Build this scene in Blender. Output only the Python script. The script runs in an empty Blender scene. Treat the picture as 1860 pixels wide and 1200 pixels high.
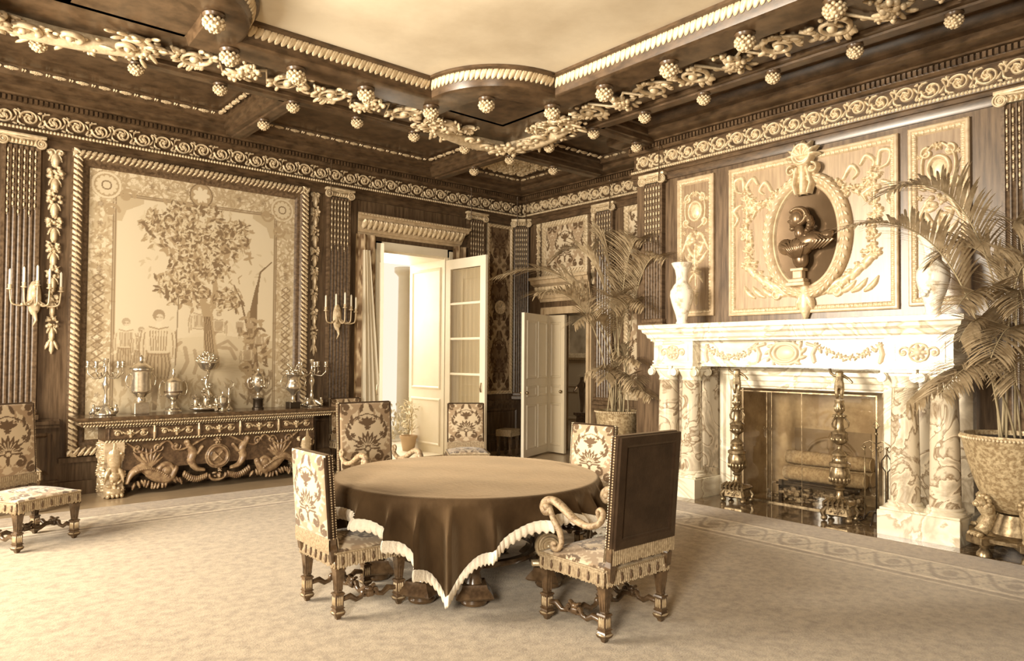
import bpy, math, random
import numpy as np
from mathutils import Vector, Matrix

# ------------------------------------------------------------------ camera
SC = bpy.context.scene
COL = SC.collection
random.seed(7); RNG = np.random.default_rng(7)
PI = math.pi
YAW, PITCH, ROLL, FPX = .860061, .0234905, .00699498, 1298.9
CAM = Vector((-8.63, -9.76, 1.65))
_f = Vector((math.cos(YAW)*math.cos(PITCH), math.sin(YAW)*math.cos(PITCH), math.sin(PITCH)))
_r0 = Vector((math.sin(YAW), -math.cos(YAW), 0)); _u0 = _r0.cross(_f)
_r = _r0*math.cos(ROLL)+_u0*math.sin(ROLL); _u = -_r0*math.sin(ROLL)+_u0*math.cos(ROLL)
cd = bpy.data.cameras.new('camera'); cam = bpy.data.objects.new('camera', cd); COL.objects.link(cam)
cd.sensor_width = 36; cd.lens = FPX/1860*36; cd.shift_y = 18.05/1860; cd.clip_start = .05; cd.clip_end = 200
cam.matrix_world = Matrix(((_r.x, _u.x, -_f.x, CAM.x), (_r.y, _u.y, -_f.y, CAM.y), (_r.z, _u.z, -_f.z, CAM.z), (0, 0, 0, 1)))
SC.camera = cam
# ------------------------------------------------------------------ exposure, sky, lights
SC.view_settings.view_transform = 'Standard'; SC.view_settings.look = 'None'
SC.view_settings.gamma = 1; SC.view_settings.use_curve_mapping = False
SC.view_settings.exposure = -0.08
W = bpy.data.worlds.new('world'); SC.world = W; W.use_nodes = True
bg = W.node_tree.nodes['Background']; bg.inputs[0].default_value = (1.0, .87, .69, 1); bg.inputs[1].default_value = 1.15

def area(name, loc, target, sx, sy, power, colr=(1, .89, .72), spread=PI):
    l = bpy.data.lights.new(name, 'AREA'); l.shape = 'RECTANGLE'; l.size = sx; l.size_y = sy
    l.energy = power; l.color = colr; l.spread = spread
    o = bpy.data.objects.new(name, l); COL.objects.link(o); o.location = loc
    d = Vector(target)-Vector(loc); o.rotation_euler = d.to_track_quat('-Z', 'Y').to_euler()
    return o
area('west_window_light', (-10.75, -2.9, 2.5), (-1.0, -6.2, 1.6), 3.0, 2.8, 800)
area('west_key_light', (-10.4, -3.6, 3.3), (-.9, -5.9, 3.0), 1.2, 1.2, 150, spread=1.15)
area('south_west_window_light', (-10.75, -9.9, 2.3), (-4, -6, .4), 1.0, 1.5, 470)
area('garden_light', (-2.4, 2.2, 3.0), (-3.8, -3, .3), 2.4, 2.6, 200)

# ------------------------------------------------------------------ mesh builder
def hide_none(*a): pass
class MB:
    def __init__(s): s.v = []; s.f = []; s.n = 0
    def add(s, v, f, M=None):
        v = np.asarray(v, float).reshape(-1, 3)
        if M is not None:
            A = np.array(M); v = v@A[:3, :3].T+A[:3, 3]
        s.v.append(v); k = s.n
        s.f.extend([tuple(i+k for i in q) for q in f]); s.n += len(v); return s
    def merge(s, o, M=None):
        if o.n: s.add(np.vstack(o.v), o.f, M)
        return s
    def box(s, x0, x1, y0, y1, z0, z1, M=None):
        v = [(x, y, z) for z in (z0, z1) for y in (y0, y1) for x in (x0, x1)]
        return s.add(v, [(0, 2, 3, 1), (4, 5, 7, 6), (0, 1, 5, 4), (2, 6, 7, 3), (0, 4, 6, 2), (1, 3, 7, 5)], M)
    def bev(s, x0, x1, y0, y1, z0, z1, b=.005, M=None):
        # box with bevelled edges: stacked rectangles
        secs = [(z0, b), (z0+b, 0), (z1-b, 0), (z1, b)]
        v = []
        for z, i in secs:
            a = i; c = b*.6
            X0, X1, Y0, Y1 = x0+a, x1-a, y0+a, y1-a
            v += [(X0+c, Y0, z), (X1-c, Y0, z), (X1, Y0+c, z), (X1, Y1-c, z), (X1-c, Y1, z), (X0+c, Y1, z), (X0, Y1-c, z), (X0, Y0+c, z)]
        f = [tuple(range(7, -1, -1)), tuple(range(24, 32))]
        for k in range(3):
            for i in range(8):
                j = (i+1) % 8; f.append((k*8+i, k*8+j, k*8+8+j, k*8+8+i))
        return s.add(v, f, M)
    def sqstack(s, secs, M=None, cx=0, cy=0):
        # square sections: (z, hx, hy)
        v = []; f = []
        for q in secs:
            z, hx = q[0], q[1]; hy = q[2] if len(q) > 2 else hx
            v += [(cx-hx, cy-hy, z), (cx+hx, cy-hy, z), (cx+hx, cy+hy, z), (cx-hx, cy+hy, z)]
        n = len(secs)
        f.append((3, 2, 1, 0)); f.append(tuple(4*(n-1)+i for i in range(4)))
        for k in range(n-1):
            for i in range(4):
                j = (i+1) % 4; f.append((4*k+i, 4*k+j, 4*k+4+j, 4*k+4+i))
        return s.add(v, f, M)
    def lathe(s, prof, n=20, M=None, lobes=0, amp=0, lz=None):
        # prof: (r, z) from bottom up
        v = []; f = []; m = len(prof)
        for r, z in prof:
            for i in range(n):
                a = 2*PI*i/n; rr = r
                if lobes and (lz is None or lz[0] <= z <= lz[1]): rr = r*(1+amp*abs(math.cos(a*lobes/2))-amp*.5)
                v.append((rr*math.cos(a), rr*math.sin(a), z))
        for k in range(m-1):
            for i in range(n):
                j = (i+1) % n; f.append((k*n+i, k*n+j, k*n+n+j, k*n+n+i))
        f.append(tuple(range(n-1, -1, -1))); f.append(tuple(range((m-1)*n, m*n)))
        return s.add(v, f, M)
    def tube(s, pts, rad, n=8, M=None, flat=1.0, close=False):
        P = np.array(pts, float); m = len(P)
        R = np.full(m, rad) if np.isscalar(rad) else np.interp(np.linspace(0, 1, m), np.linspace(0, 1, len(rad)), rad)
        T = np.gradient(P, axis=0); T /= (np.linalg.norm(T, axis=1)[:, None]+1e-9)
        up = np.array([0, 0, 1.]) if abs(T[0][2]) < .9 else np.array([1., 0, 0])
        v = []; N = np.cross(T[0], up); N /= np.linalg.norm(N)+1e-9
        for k in range(m):
            N = N-T[k]*(N@T[k]); N /= np.linalg.norm(N)+1e-9
            B = np.cross(T[k], N)
            for i in range(n):
                a = 2*PI*i/n; v.append(P[k]+R[k]*(math.cos(a)*N+flat*math.sin(a)*B))
        f = []
        for k in range(m-1):
            for i in range(n):
                j = (i+1) % n; f.append((k*n+i, k*n+j, k*n+n+j, k*n+n+i))
        f.append(tuple(range(n-1, -1, -1))); f.append(tuple(range((m-1)*n, m*n)))
        return s.add(v, f, M)
    def ball(s, c, r, n=10, m=6, M=None):
        rx, ry, rz = (r, r, r) if np.isscalar(r) else r
        v = [(c[0], c[1], c[2]-rz)]; f = []
        for k in range(1, m):
            t = -PI/2+PI*k/m
            for i in range(n):
                a = 2*PI*i/n; v.append((c[0]+rx*math.cos(t)*math.cos(a), c[1]+ry*math.cos(t)*math.sin(a), c[2]+rz*math.sin(t)))
        v.append((c[0], c[1], c[2]+rz)); L = len(v)-1
        for i in range(n):
            j = (i+1) % n; f.append((0, 1+j, 1+i)); f.append((L, L-n+i, L-n+j))
        for k in range(m-2):
            for i in range(n):
                j = (i+1) % n; f.append((1+k*n+i, 1+k*n+j, 1+k*n+n+j, 1+k*n+n+i))
        return s.add(v, f, M)
    def prism(s, prof, a, b, M=None, axis='x'):
        # closed 2-D profile (p,q) extruded along x from a to b: (x, p, q)
        m = len(prof); v = [(a, p, q) for p, q in prof]+[(b, p, q) for p, q in prof]
        f = [(i, (i+1) % m, m+(i+1) % m, m+i) for i in range(m)]+[tuple(range(m-1, -1, -1)), tuple(range(m, 2*m))]
        if axis == 'z': v = [(p, q, x) for x, p, q in v]
        if axis == 'y': v = [(p, x, q) for x, p, q in v]
        return s.add(v, f, M)
    def sweep(s, prof, path, closed=False, M=None):
        # prof (out, up) swept on a plan path (x,y); out is to the right-hand normal of travel
        P = [Vector((p[0], p[1])) for p in path]; n = len(P); m = len(prof); v = []
        for k in range(n):
            if closed: d0 = (P[k]-P[k-1]).normalized(); d1 = (P[(k+1) % n]-P[k]).normalized()
            else:
                d0 = (P[k]-P[max(k-1, 0)]); d1 = (P[min(k+1, n-1)]-P[k])
                if d0.length < 1e-9: d0 = d1
                if d1.length < 1e-9: d1 = d0
                d0 = d0.normalized(); d1 = d1.normalized()
            n0 = Vector((d0.y, -d0.x)); n1 = Vector((d1.y, -d1.x)); nn = (n0+n1)
            nn = nn/max(nn.length_squared/2, .2)
            for o, u in prof: v.append((P[k].x+nn.x*o, P[k].y+nn.y*o, u))
        f = []
        for k in range(n if closed else n-1):
            k2 = (k+1) % n
            for i in range(m):
                j = (i+1) % m; f.append((k*m+i, k*m+j, k2*m+j, k2*m+i))
        if not closed: f += [tuple(range(m-1, -1, -1)), tuple(range((n-1)*m, n*m))]
        return s.add(v, f, M)
    def frame(s, w0, w1, h0, h1, prof, M=None):
        # moulded rectangular frame in the local x-y plane, z out. prof: (inset, z)
        m = len(prof); v = []
        for cx, cy, sx, sy in ((w0, h0, 1, 1), (w1, h0, -1, 1), (w1, h1, -1, -1), (w0, h1, 1, -1)):
            for i, z in prof: v.append((cx+sx*i, cy+sy*i, z))
        f = []
        for k in range(4):
            k2 = (k+1) % 4
            for i in range(m-1): f.append((k*m+i, k2*m+i, k2*m+i+1, k*m+i+1))
        return s.add(v, f, M)
    def mesh(s, name, smooth=False):
        me = bpy.data.meshes.new(name)
        V = np.vstack(s.v) if s.v else np.zeros((0, 3))
        me.from_pydata(V.tolist(), [], s.f); 
        if smooth is not False:
            me.polygons.foreach_set('use_smooth', [True]*len(me.polygons))
            if smooth is not True:
                try: me.set_sharp_from_angle(angle=smooth)
                except Exception: pass
        me.update(); return me

def mk(name, mb, mat, parent=None, M=None, smooth=False, loc=None):
    me = mb if isinstance(mb, bpy.types.Mesh) else mb.mesh(name, smooth)
    if not me.materials and mat is not None: me.materials.append(mat)
    o = bpy.data.objects.new(name, me); COL.objects.link(o)
    if parent is not None: o.parent = parent
    if M is not None: o.matrix_local = M
    if loc is not None: o.location = loc
    return o
def mkm(name, parts, parent=None, M=None, smooth=False):
    # one mesh with several materials: parts = [(builder, material), ...]
    a = MB(); idx = []
    for k, (m, _) in enumerate(parts): a.merge(m); idx += [k]*len(m.f)
    me = a.mesh(name, smooth)
    for _, mt in parts: me.materials.append(mt)
    me.polygons.foreach_set('material_index', idx); return mk(name, me, None, parent, M)
def thing(name, label, cat, loc=(0, 0, 0), rz=0, group=None):
    o = bpy.data.objects.new(name, None); COL.objects.link(o); o.empty_display_size = .1
    o.location = loc; o.rotation_euler = (0, 0, rz); o['label'] = label; o['category'] = cat
    if group: o['group'] = group
    return o
def tag(o, label, cat, group=None):
    o['label'] = label; o['category'] = cat
    if group: o['group'] = group
    return o
def struct(name, mb, mat, smooth=False, M=None):
    o = mk(name, mb, mat, None, M, smooth); o['kind'] = 'structure'; return o
def kids(o): return [c for c in bpy.data.objects if c.parent == o]
def dup(root, loc, rz, label=None, sc=None):
    def rec(o, par):
        c = o.copy(); COL.objects.link(c)
        if par is not None:
            c.parent = par; c.matrix_parent_inverse = o.matrix_parent_inverse.copy()
        for ch in kids(o):
            if ch not in made: rec(ch, c)
        made.append(c); return c
    made = []; r = rec(root, None); r.location = loc; r.rotation_euler = (0, 0, rz)
    if label: r['label'] = label
    if sc: r.scale = (sc, sc, sc)
    return r
def T(x=0, y=0, z=0): return Matrix.Translation((x, y, z))
def RX(a): return Matrix.Rotation(a, 4, 'X')
def RY(a): return Matrix.Rotation(a, 4, 'Y')
def RZ(a): return Matrix.Rotation(a, 4, 'Z')
def SCL(x, y, z): return Matrix.Diagonal((x, y, z, 1))
def basis(u, v, n, o): return Matrix(((u[0], v[0], n[0], o[0]), (u[1], v[1], n[1], o[1]), (u[2], v[2], n[2], o[2]), (0, 0, 0, 1)))
def MA(x, z, off=0): return basis((1, 0, 0), (0, 0, 1), (0, -1, 0), (x, -off, z))          # on wall A (tapestry wall)
def MBk(y, z, X=0): return basis((0, -1, 0), (0, 0, 1), (-1, 0, 0), (X, y, z))             # on wall B (fireplace wall)
def MC(x, y, z, a=0): return basis((math.cos(a), math.sin(a), 0), (math.sin(a), -math.cos(a), 0), (0, 0, -1), (x, y, z))  # on a ceiling

# ------------------------------------------------------------------ materials
def mat(name, c, rough=.5, metal=0, c2=None, scale=6, detail=4, stretch=(1, 1, 1), bump=0, bscale=60, spec=.5, mix=(.35, .65), coat=0):
    m = bpy.data.materials.new(name); m.use_nodes = True; nt = m.node_tree; b = nt.nodes['Principled BSDF']
    b.inputs['Roughness'].default_value = rough; b.inputs['Metallic'].default_value = metal
    b.inputs['Specular IOR Level'].default_value = spec
    if coat: b.inputs['Coat Weight'].default_value = coat; b.inputs['Coat Roughness'].default_value = .15
    b.inputs['Base Color'].default_value = (*c, 1)
    if c2 or bump:
        tc = nt.nodes.new('ShaderNodeTexCoord'); mp = nt.nodes.new('ShaderNodeMapping'); mp.inputs['Scale'].default_value = stretch
        nt.links.new(tc.outputs['Object'], mp.inputs[0])
    if c2:
        n = nt.nodes.new('ShaderNodeTexNoise'); n.inputs['Scale'].default_value = scale; n.inputs['Detail'].default_value = detail; n.inputs['Roughness'].default_value = .6
        r = nt.nodes.new('ShaderNodeValToRGB'); r.color_ramp.elements[0].position = mix[0]; r.color_ramp.elements[1].position = mix[1]
        r.color_ramp.elements[0].color = (*c, 1); r.color_ramp.elements[1].color = (*c2, 1)
        nt.links.new(mp.outputs[0], n.inputs['Vector']); nt.links.new(n.outputs['Fac'], r.inputs[0]); nt.links.new(r.outputs[0], b.inputs['Base Color'])
    if bump:
        n2 = nt.nodes.new('ShaderNodeTexNoise'); n2.inputs['Scale'].default_value = bscale; n2.inputs['Detail'].default_value = 5
        bp = nt.nodes.new('ShaderNodeBump'); bp.inputs['Strength'].default_value = bump; bp.inputs['Distance'].default_value = .01
        nt.links.new(mp.outputs[0], n2.inputs['Vector']); nt.links.new(n2.outputs['Fac'], bp.inputs['Height']); nt.links.new(bp.outputs[0], b.inputs['Normal'])
    return m
def vcmat(name, rough=.9, sheen=0, bump=0, spec=.2):
    m = mat(name, (.5, .4, .3), rough, bump=bump, bscale=90, spec=spec); nt = m.node_tree; a = nt.nodes.new('ShaderNodeVertexColor'); a.layer_name = 'Col'
    nt.links.new(a.outputs[0], nt.nodes['Principled BSDF'].inputs['Base Color'])
    if sheen: nt.nodes['Principled BSDF'].inputs['Sheen Weight'].default_value = sheen
    return m
def marble(name, c, c2, veins=2.2, rough=.18):
    m = mat(name, c, rough, spec=.6, coat=.3); nt = m.node_tree; b = nt.nodes['Principled BSDF']
    tc = nt.nodes.new('ShaderNodeTexCoord')
    n = nt.nodes.new('ShaderNodeTexNoise'); n.inputs['Scale'].default_value = veins; n.inputs['Detail'].default_value = 8; n.inputs['Distortion'].default_value = 1.6
    r = nt.nodes.new('ShaderNodeValToRGB'); e = r.color_ramp.elements
    e[0].position = .0; e[0].color = (*c, 1); e[1].position = 1; e[1].color = (*c, 1)
    for p, q in ((.44, c), (.49, c2), (.515, tuple(min(1, x*1.25) for x in c)), (.56, c), (.63, tuple((x+y)/2 for x, y in zip(c, c2))), (.7, c)):
        k = r.color_ramp.elements.new(p); k.color = (*q, 1)
    oi = nt.nodes.new('ShaderNodeObjectInfo'); ad = nt.nodes.new('ShaderNodeVectorMath'); ad.operation = 'ADD'; ml = nt.nodes.new('ShaderNodeMath'); ml.operation = 'MULTIPLY'; ml.inputs[1].default_value = 37
    nt.links.new(oi.outputs['Random'], ml.inputs[0]); nt.links.new(tc.outputs['Object'], ad.inputs[0]); nt.links.new(ml.outputs[0], ad.inputs[1]); nt.links.new(ad.outputs[0], n.inputs['Vector']); nt.links.new(n.outputs['Fac'], r.inputs[0]); nt.links.new(r.outputs[0], b.inputs['Base Color'])
    return m
WALN = mat('walnut panelling', (.065, .038, .019), .33, c2=(.17, .11, .062), scale=3, stretch=(9, 9, .7), spec=.5)
WALNH = mat('walnut beams', (.05, .029, .014), .30, c2=(.12, .073, .038), scale=3.5, stretch=(2, 2, 6), spec=.5)
DARKW = mat('dark carved walnut', (.06, .034, .018), .35, c2=(.14, .085, .045), scale=25)
GILT = mat('parcel gilt carving', (.50, .38, .23), .42, .15, c2=(.72, .59, .40), scale=18)
GILTD = mat('dull gilt carving', (.36, .26, .15), .45, .1, c2=(.58, .46, .30), scale=18)
MAHO = mat('pale carved wood', (.40, .29, .17), .38, c2=(.55, .42, .27), scale=4, stretch=(3, 3, 1))
CHW = mat('polished chair walnut', (.055, .031, .015), .25, c2=(.14, .085, .043), scale=14, coat=.4)
CHG = mat('gilded chair carving', (.45, .33, .19), .3, .35, c2=(.65, .52, .34), scale=30)
CREAM = mat('cream paint', (.80, .72, .56), .4, c2=(.86, .78, .63), scale=2)
SILV = mat('polished silver', (.80, .74, .62), .22, .9, c2=(.62, .54, .42), scale=30)
BRASS = mat('old brass', (.46, .36, .22), .33, .8, c2=(.16, .11, .06), scale=22)
IRON = mat('dark iron', (.05, .035, .022), .4, .6)
MARB = marble('veined marble', (.84, .77, .62), (.56, .46, .32), 1.6)
MARBC = marble('column marble', (.64, .55, .41), (.24, .165, .095), 2.6)
PORC = mat('painted porcelain', (.86, .80, .68), .15, c2=(.50, .40, .28), scale=13, mix=(.5, .68), coat=.5)
VELV = mat('dark brown velvet', (.022, .012, .006), .85, c2=(.045, .026, .014), scale=7, bump=.15)
VELV.node_tree.nodes['Principled BSDF'].inputs['Sheen Weight'].default_value = .15; VELV.node_tree.nodes['Principled BSDF'].inputs['Sheen Tint'].default_value = (1, .72, .45, 1); VELV.node_tree.nodes['Principled BSDF'].inputs['Specular IOR Level'].default_value = .1
LACE = mat('white lace braid', (.88, .80, .66), .9, bump=.6, bscale=70)
FRNG = mat('silk fringe', (.24, .17, .095), .7, c2=(.44, .34, .21), scale=60)
LEAF = mat('palm leaf', (.30, .215, .12), .4, c2=(.56, .44, .28), scale=8)
STEM = mat('palm stem', (.40, .32, .19), .5)
SOIL = mat('potting soil', (.05, .035, .02), .95, bump=.8)
CANDLE = mat('candle wax', (.86, .80, .66), .5)
DAM = vcmat('damask velvet', .8, .3)
WALL_DAM = vcmat('woven brocade', .75)
TAPM = vcmat('woven tapestry', .95)
SHEER0 = mat('white lace curtain', (.90, .84, .70), .9)
SHEER = bpy.data.materials.new('white lace curtain'); SHEER.use_nodes = True; _n2 = SHEER.node_tree; _n2.nodes.clear()
_a = _n2.nodes.new('ShaderNodeOutputMaterial'); _b = _n2.nodes.new('ShaderNodeMixShader'); _c = _n2.nodes.new('ShaderNodeBsdfDiffuse'); _d = _n2.nodes.new('ShaderNodeBsdfTranslucent')
_c.inputs[0].default_value = (.9, .84, .7, 1); _d.inputs[0].default_value = (.9, .84, .7, 1); _b.inputs[0].default_value = .5
_n2.links.new(_c.outputs[0], _b.inputs[1]); _n2.links.new(_d.outputs[0], _b.inputs[2]); _n2.links.new(_b.outputs[0], _a.inputs[0])
# ------------------------------------------------------------------ carved relief (height fields cut to their own outline)
class Rel:
    def __init__(s, w, h, res=.004):
        s.w, s.h, s.res = w, h, res; s.nx = int(w/res)+1; s.ny = int(h/res)+1
        s.z = np.zeros((s.ny, s.nx)); s.x = np.linspace(0, w, s.nx); s.y = np.linspace(0, h, s.ny)
    def st(s, x, y, r, h, ry=None, a=0, flat=2.0):
        ry = ry or r; R = max(r, ry)
        i0 = max(0, int((x-R)/s.res)); i1 = min(s.nx, int((x+R)/s.res)+2); j0 = max(0, int((y-R)/s.res)); j1 = min(s.ny, int((y+R)/s.res)+2)
        if i0 >= i1 or j0 >= j1: return
        X = s.x[i0:i1][None, :]-x; Y = s.y[j0:j1][:, None]-y
        c, q = math.cos(a), math.sin(a); U = (X*c+Y*q)/r; V = (-X*q+Y*c)/ry
        d = 1-U*U-V*V; k = h*np.sqrt(np.clip(d, 0, 1))
        s.z[j0:j1, i0:i1] = np.maximum(s.z[j0:j1, i0:i1], k)
    def cut(s, x, y, r, h, ry=None, a=0):
        ry = ry or r; X = s.x[None, :]-x; Y = s.y[:, None]-y; c, q = math.cos(a), math.sin(a); U = (X*c+Y*q)/r; V = (-X*q+Y*c)/ry
        s.z -= h*np.sqrt(np.clip(1-U*U-V*V, 0, 1)); s.z = np.maximum(s.z, 0)
    def path(s, pts, r, h, sm=True):
        P = np.array(pts, float)
        if sm and 4 <= len(P) < 12:
            Q = []
            for k in range(len(P)-1):
                a, b_, c, d_ = P[max(k-1, 0)], P[k], P[k+1], P[min(k+2, len(P)-1)]
                for t in np.arange(0, 1, .125): Q.append(.5*((2*b_)+(c-a)*t+(2*a-5*b_+4*c-d_)*t*t+(3*b_-a-3*c+d_)*t**3))
            P = np.array(Q+[P[-1]])
        d = np.r_[0, np.cumsum(np.hypot(*np.diff(P, axis=0).T))]
        n = max(2, int(d[-1]/(s.res*.9))); t = np.linspace(0, d[-1], n)
        X = np.interp(t, d, P[:, 0]); Y = np.interp(t, d, P[:, 1]); L = d[-1]
        R = np.interp(t/L, np.linspace(0, 1, len(r)), r) if not np.isscalar(r) else np.full(n, r)
        Hh = np.interp(t/L, np.linspace(0, 1, len(h)), h) if not np.isscalar(h) else np.full(n, h)
        for x, y, rr, hh in zip(X, Y, R, Hh): s.st(x, y, max(rr, s.res), hh)
    def leaf(s, x, y, a, L, wd, h, bend=0):
        pts = []
        for k in range(9):
            t = k/8; aa = a+bend*t; pts.append((x, y)); x += math.cos(aa)*L/8; y += math.sin(aa)*L/8
        s.path(pts, [wd*.25, wd*.5, wd*.45, wd*.12], [h*.7, h, h, h*.5])
    def acan(s, x, y, a, L, h, n=3):
        s.leaf(x, y, a, L, L*.3, h)
        for k in range(1, n+1):
            t = k/(n+1); px, py = x+math.cos(a)*L*t*.8, y+math.sin(a)*L*t*.8
            for sg in (-1, 1): s.leaf(px, py, a+sg*.95, L*.42*(1-t*.4), L*.16, h*.8, -sg*.5)
    def spiral(s, cx, cy, r0, turns, a0=0, d=1, th=.018, h=.02, r1=.01, leaves=0):
        n = int(40*turns); pts = []
        for k in range(n+1):
            t = k/n; a = a0+d*turns*2*PI*t; r = r0*(1-t)+r1*t; pts.append((cx+r*math.cos(a), cy+r*math.sin(a)))
        s.path(pts, [th, th*.55], [h, h*.9])
        for k in range(leaves):
            t = k/max(leaves, 1)*.6; a = a0+d*turns*2*PI*t; r = r0*(1-t)+r1*t
            s.leaf(cx+r*math.cos(a), cy+r*math.sin(a), a+d*1.1, r0*.5, th*1.5, h*.9, d*.6)
        s.st(cx, cy, r1*1.5+th*.5, h*1.15)
    def ros(s, x, y, R, n, h):
        for k in range(n):
            a = 2*PI*k/n; s.st(x+R*.6*math.cos(a), y+R*.6*math.sin(a), R*.42, h, R*.26, a)
        s.st(x, y, R*.3, h*1.25)
    def fruit(s, x, y, R, h, n=12):
        for k in range(n):
            a = RNG.uniform(0, 2*PI); r = R*math.sqrt(RNG.uniform(0, 1)); rr = R*RNG.uniform(.16, .34)
            if k % 3 == 0: s.leaf(x+r*.5*math.cos(a), y+r*.5*math.sin(a), a, R*.8, R*.4, h*.7)
            else: s.st(x+r*math.cos(a), y+r*math.sin(a), rr, h*RNG.uniform(.8, 1.1))
    def ring(s, x, y, rx, ry, r, h, a0=0, a1=2*PI):
        n = 90; s.path([(x+rx*math.cos(a0+(a1-a0)*k/n), y+ry*math.sin(a0+(a1-a0)*k/n)) for k in range(n+1)], r, h)
    def ribbon(s, pts, r, h):
        s.path(pts, r, h); 
    def mb(s, mx=False, cx=0, cy=0, base=False, th=1e-4, curve=None):
        z = s.z; ny, nx = z.shape
        on = z > th
        cell = on[:-1, :-1] | on[1:, :-1] | on[:-1, 1:] | on[1:, 1:]
        if base: cell[:] = True
        idx = -np.ones(ny*nx, int); J, I = np.nonzero(cell)
        q = np.stack([J*nx+I, J*nx+I+1, (J+1)*nx+I+1, (J+1)*nx+I], 1)
        used = np.unique(q); idx[used] = np.arange(len(used)); q = idx[q]
        X, Y = np.meshgrid(s.x-cx, s.y-cy); 
        if mx: X = -X; q = q[:, ::-1]
        Z = z if curve is None else z+curve(X, Y)
        V = np.stack([X.ravel()[used], Y.ravel()[used], Z.ravel()[used]], 1)
        m = MB(); m.v = [V]; m.n = len(V); m.f = [tuple(r) for r in q.tolist()]; return m

class Paint(Rel):
    # colour canvas: value 0..1 mixes between colours; used for woven patterns
    def __init__(s, w, h, res, c): super().__init__(w, h, res); s.c = np.zeros((s.ny, s.nx, 3)); s.c[:] = c
    op = 1.0
    def put(s, mask, col, op=1.0): op *= s.op; s.c = np.where(mask[..., None], s.c*(1-op)+np.array(col)*op, s.c)
    def draw(s, col, fn, op=1.0):
        s.z[:] = 0; fn(); s.put(s.z > 0, col, op); s.z[:] = 0
    def poly(s, pts, col, op=1.0):
        X, Y = np.meshgrid(s.x, s.y); m = np.zeros(X.shape, bool); n = len(pts)
        for i in range(n):
            x0, y0 = pts[i]; x1, y1 = pts[(i+1) % n]
            if y0 == y1: continue
            c = ((y0 > Y) != (y1 > Y)) & (X < (x1-x0)*(Y-y0)/(y1-y0)+x0); m ^= c
        s.put(m, col, op)
    def samp(s, U, V):
        i = np.clip(((U % 1)*(s.nx-1)).astype(int), 0, s.nx-1); j = np.clip(((V % 1)*(s.ny-1)).astype(int), 0, s.ny-1); return s.c[j, i]
def vcol(me, cols):
    a = me.color_attributes.new('Col', 'FLOAT_COLOR', 'POINT'); c = np.ones((len(me.vertices), 4)); c[:, :3] = cols; a.data.foreach_set('color', c.ravel())
def clothgrid(name, w, h, paint, mat_, tw, th_, bulge=0, res=.006, edge=.02, uo=0., vo=0., fn=None):
    # padded rectangle in the local x-y plane, z out, sampled from a woven pattern; edges rolled back
    nx = max(4, int(w/res)); ny = max(4, int(h/res)); x = np.linspace(-w/2, w/2, nx); y = np.linspace(0, h, ny)
    X, Y = np.meshgrid(x, y); e = np.minimum(np.minimum(X+w/2, w/2-X), np.minimum(Y, h-Y))
    Z = bulge*(1-np.abs(X/(w/2))**2.5)*(1-np.abs(Y/(h/2)-1)**2.5)-edge*np.clip(1-e/.03, 0, 1)**2
    if fn is not None: X, Y, Z = fn(X, Y, Z)
    f = (np.arange(ny-1)[:, None]*nx+np.arange(nx-1)[None, :]).ravel(); f = np.stack([f, f+1, f+nx+1, f+nx], 1)
    me = bpy.data.meshes.new(name); me.from_pydata(np.stack([X.ravel(), Y.ravel(), Z.ravel()], 1).tolist(), [], f.tolist())
    X0, Y0 = np.meshgrid(x, y)
    vcol(me, paint.samp((X0/tw+uo).ravel(), (Y0/th_+vo).ravel())); me.polygons.foreach_set('use_smooth', [True]*len(me.polygons)); me.materials.append(mat_); me.update(); return me

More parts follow.
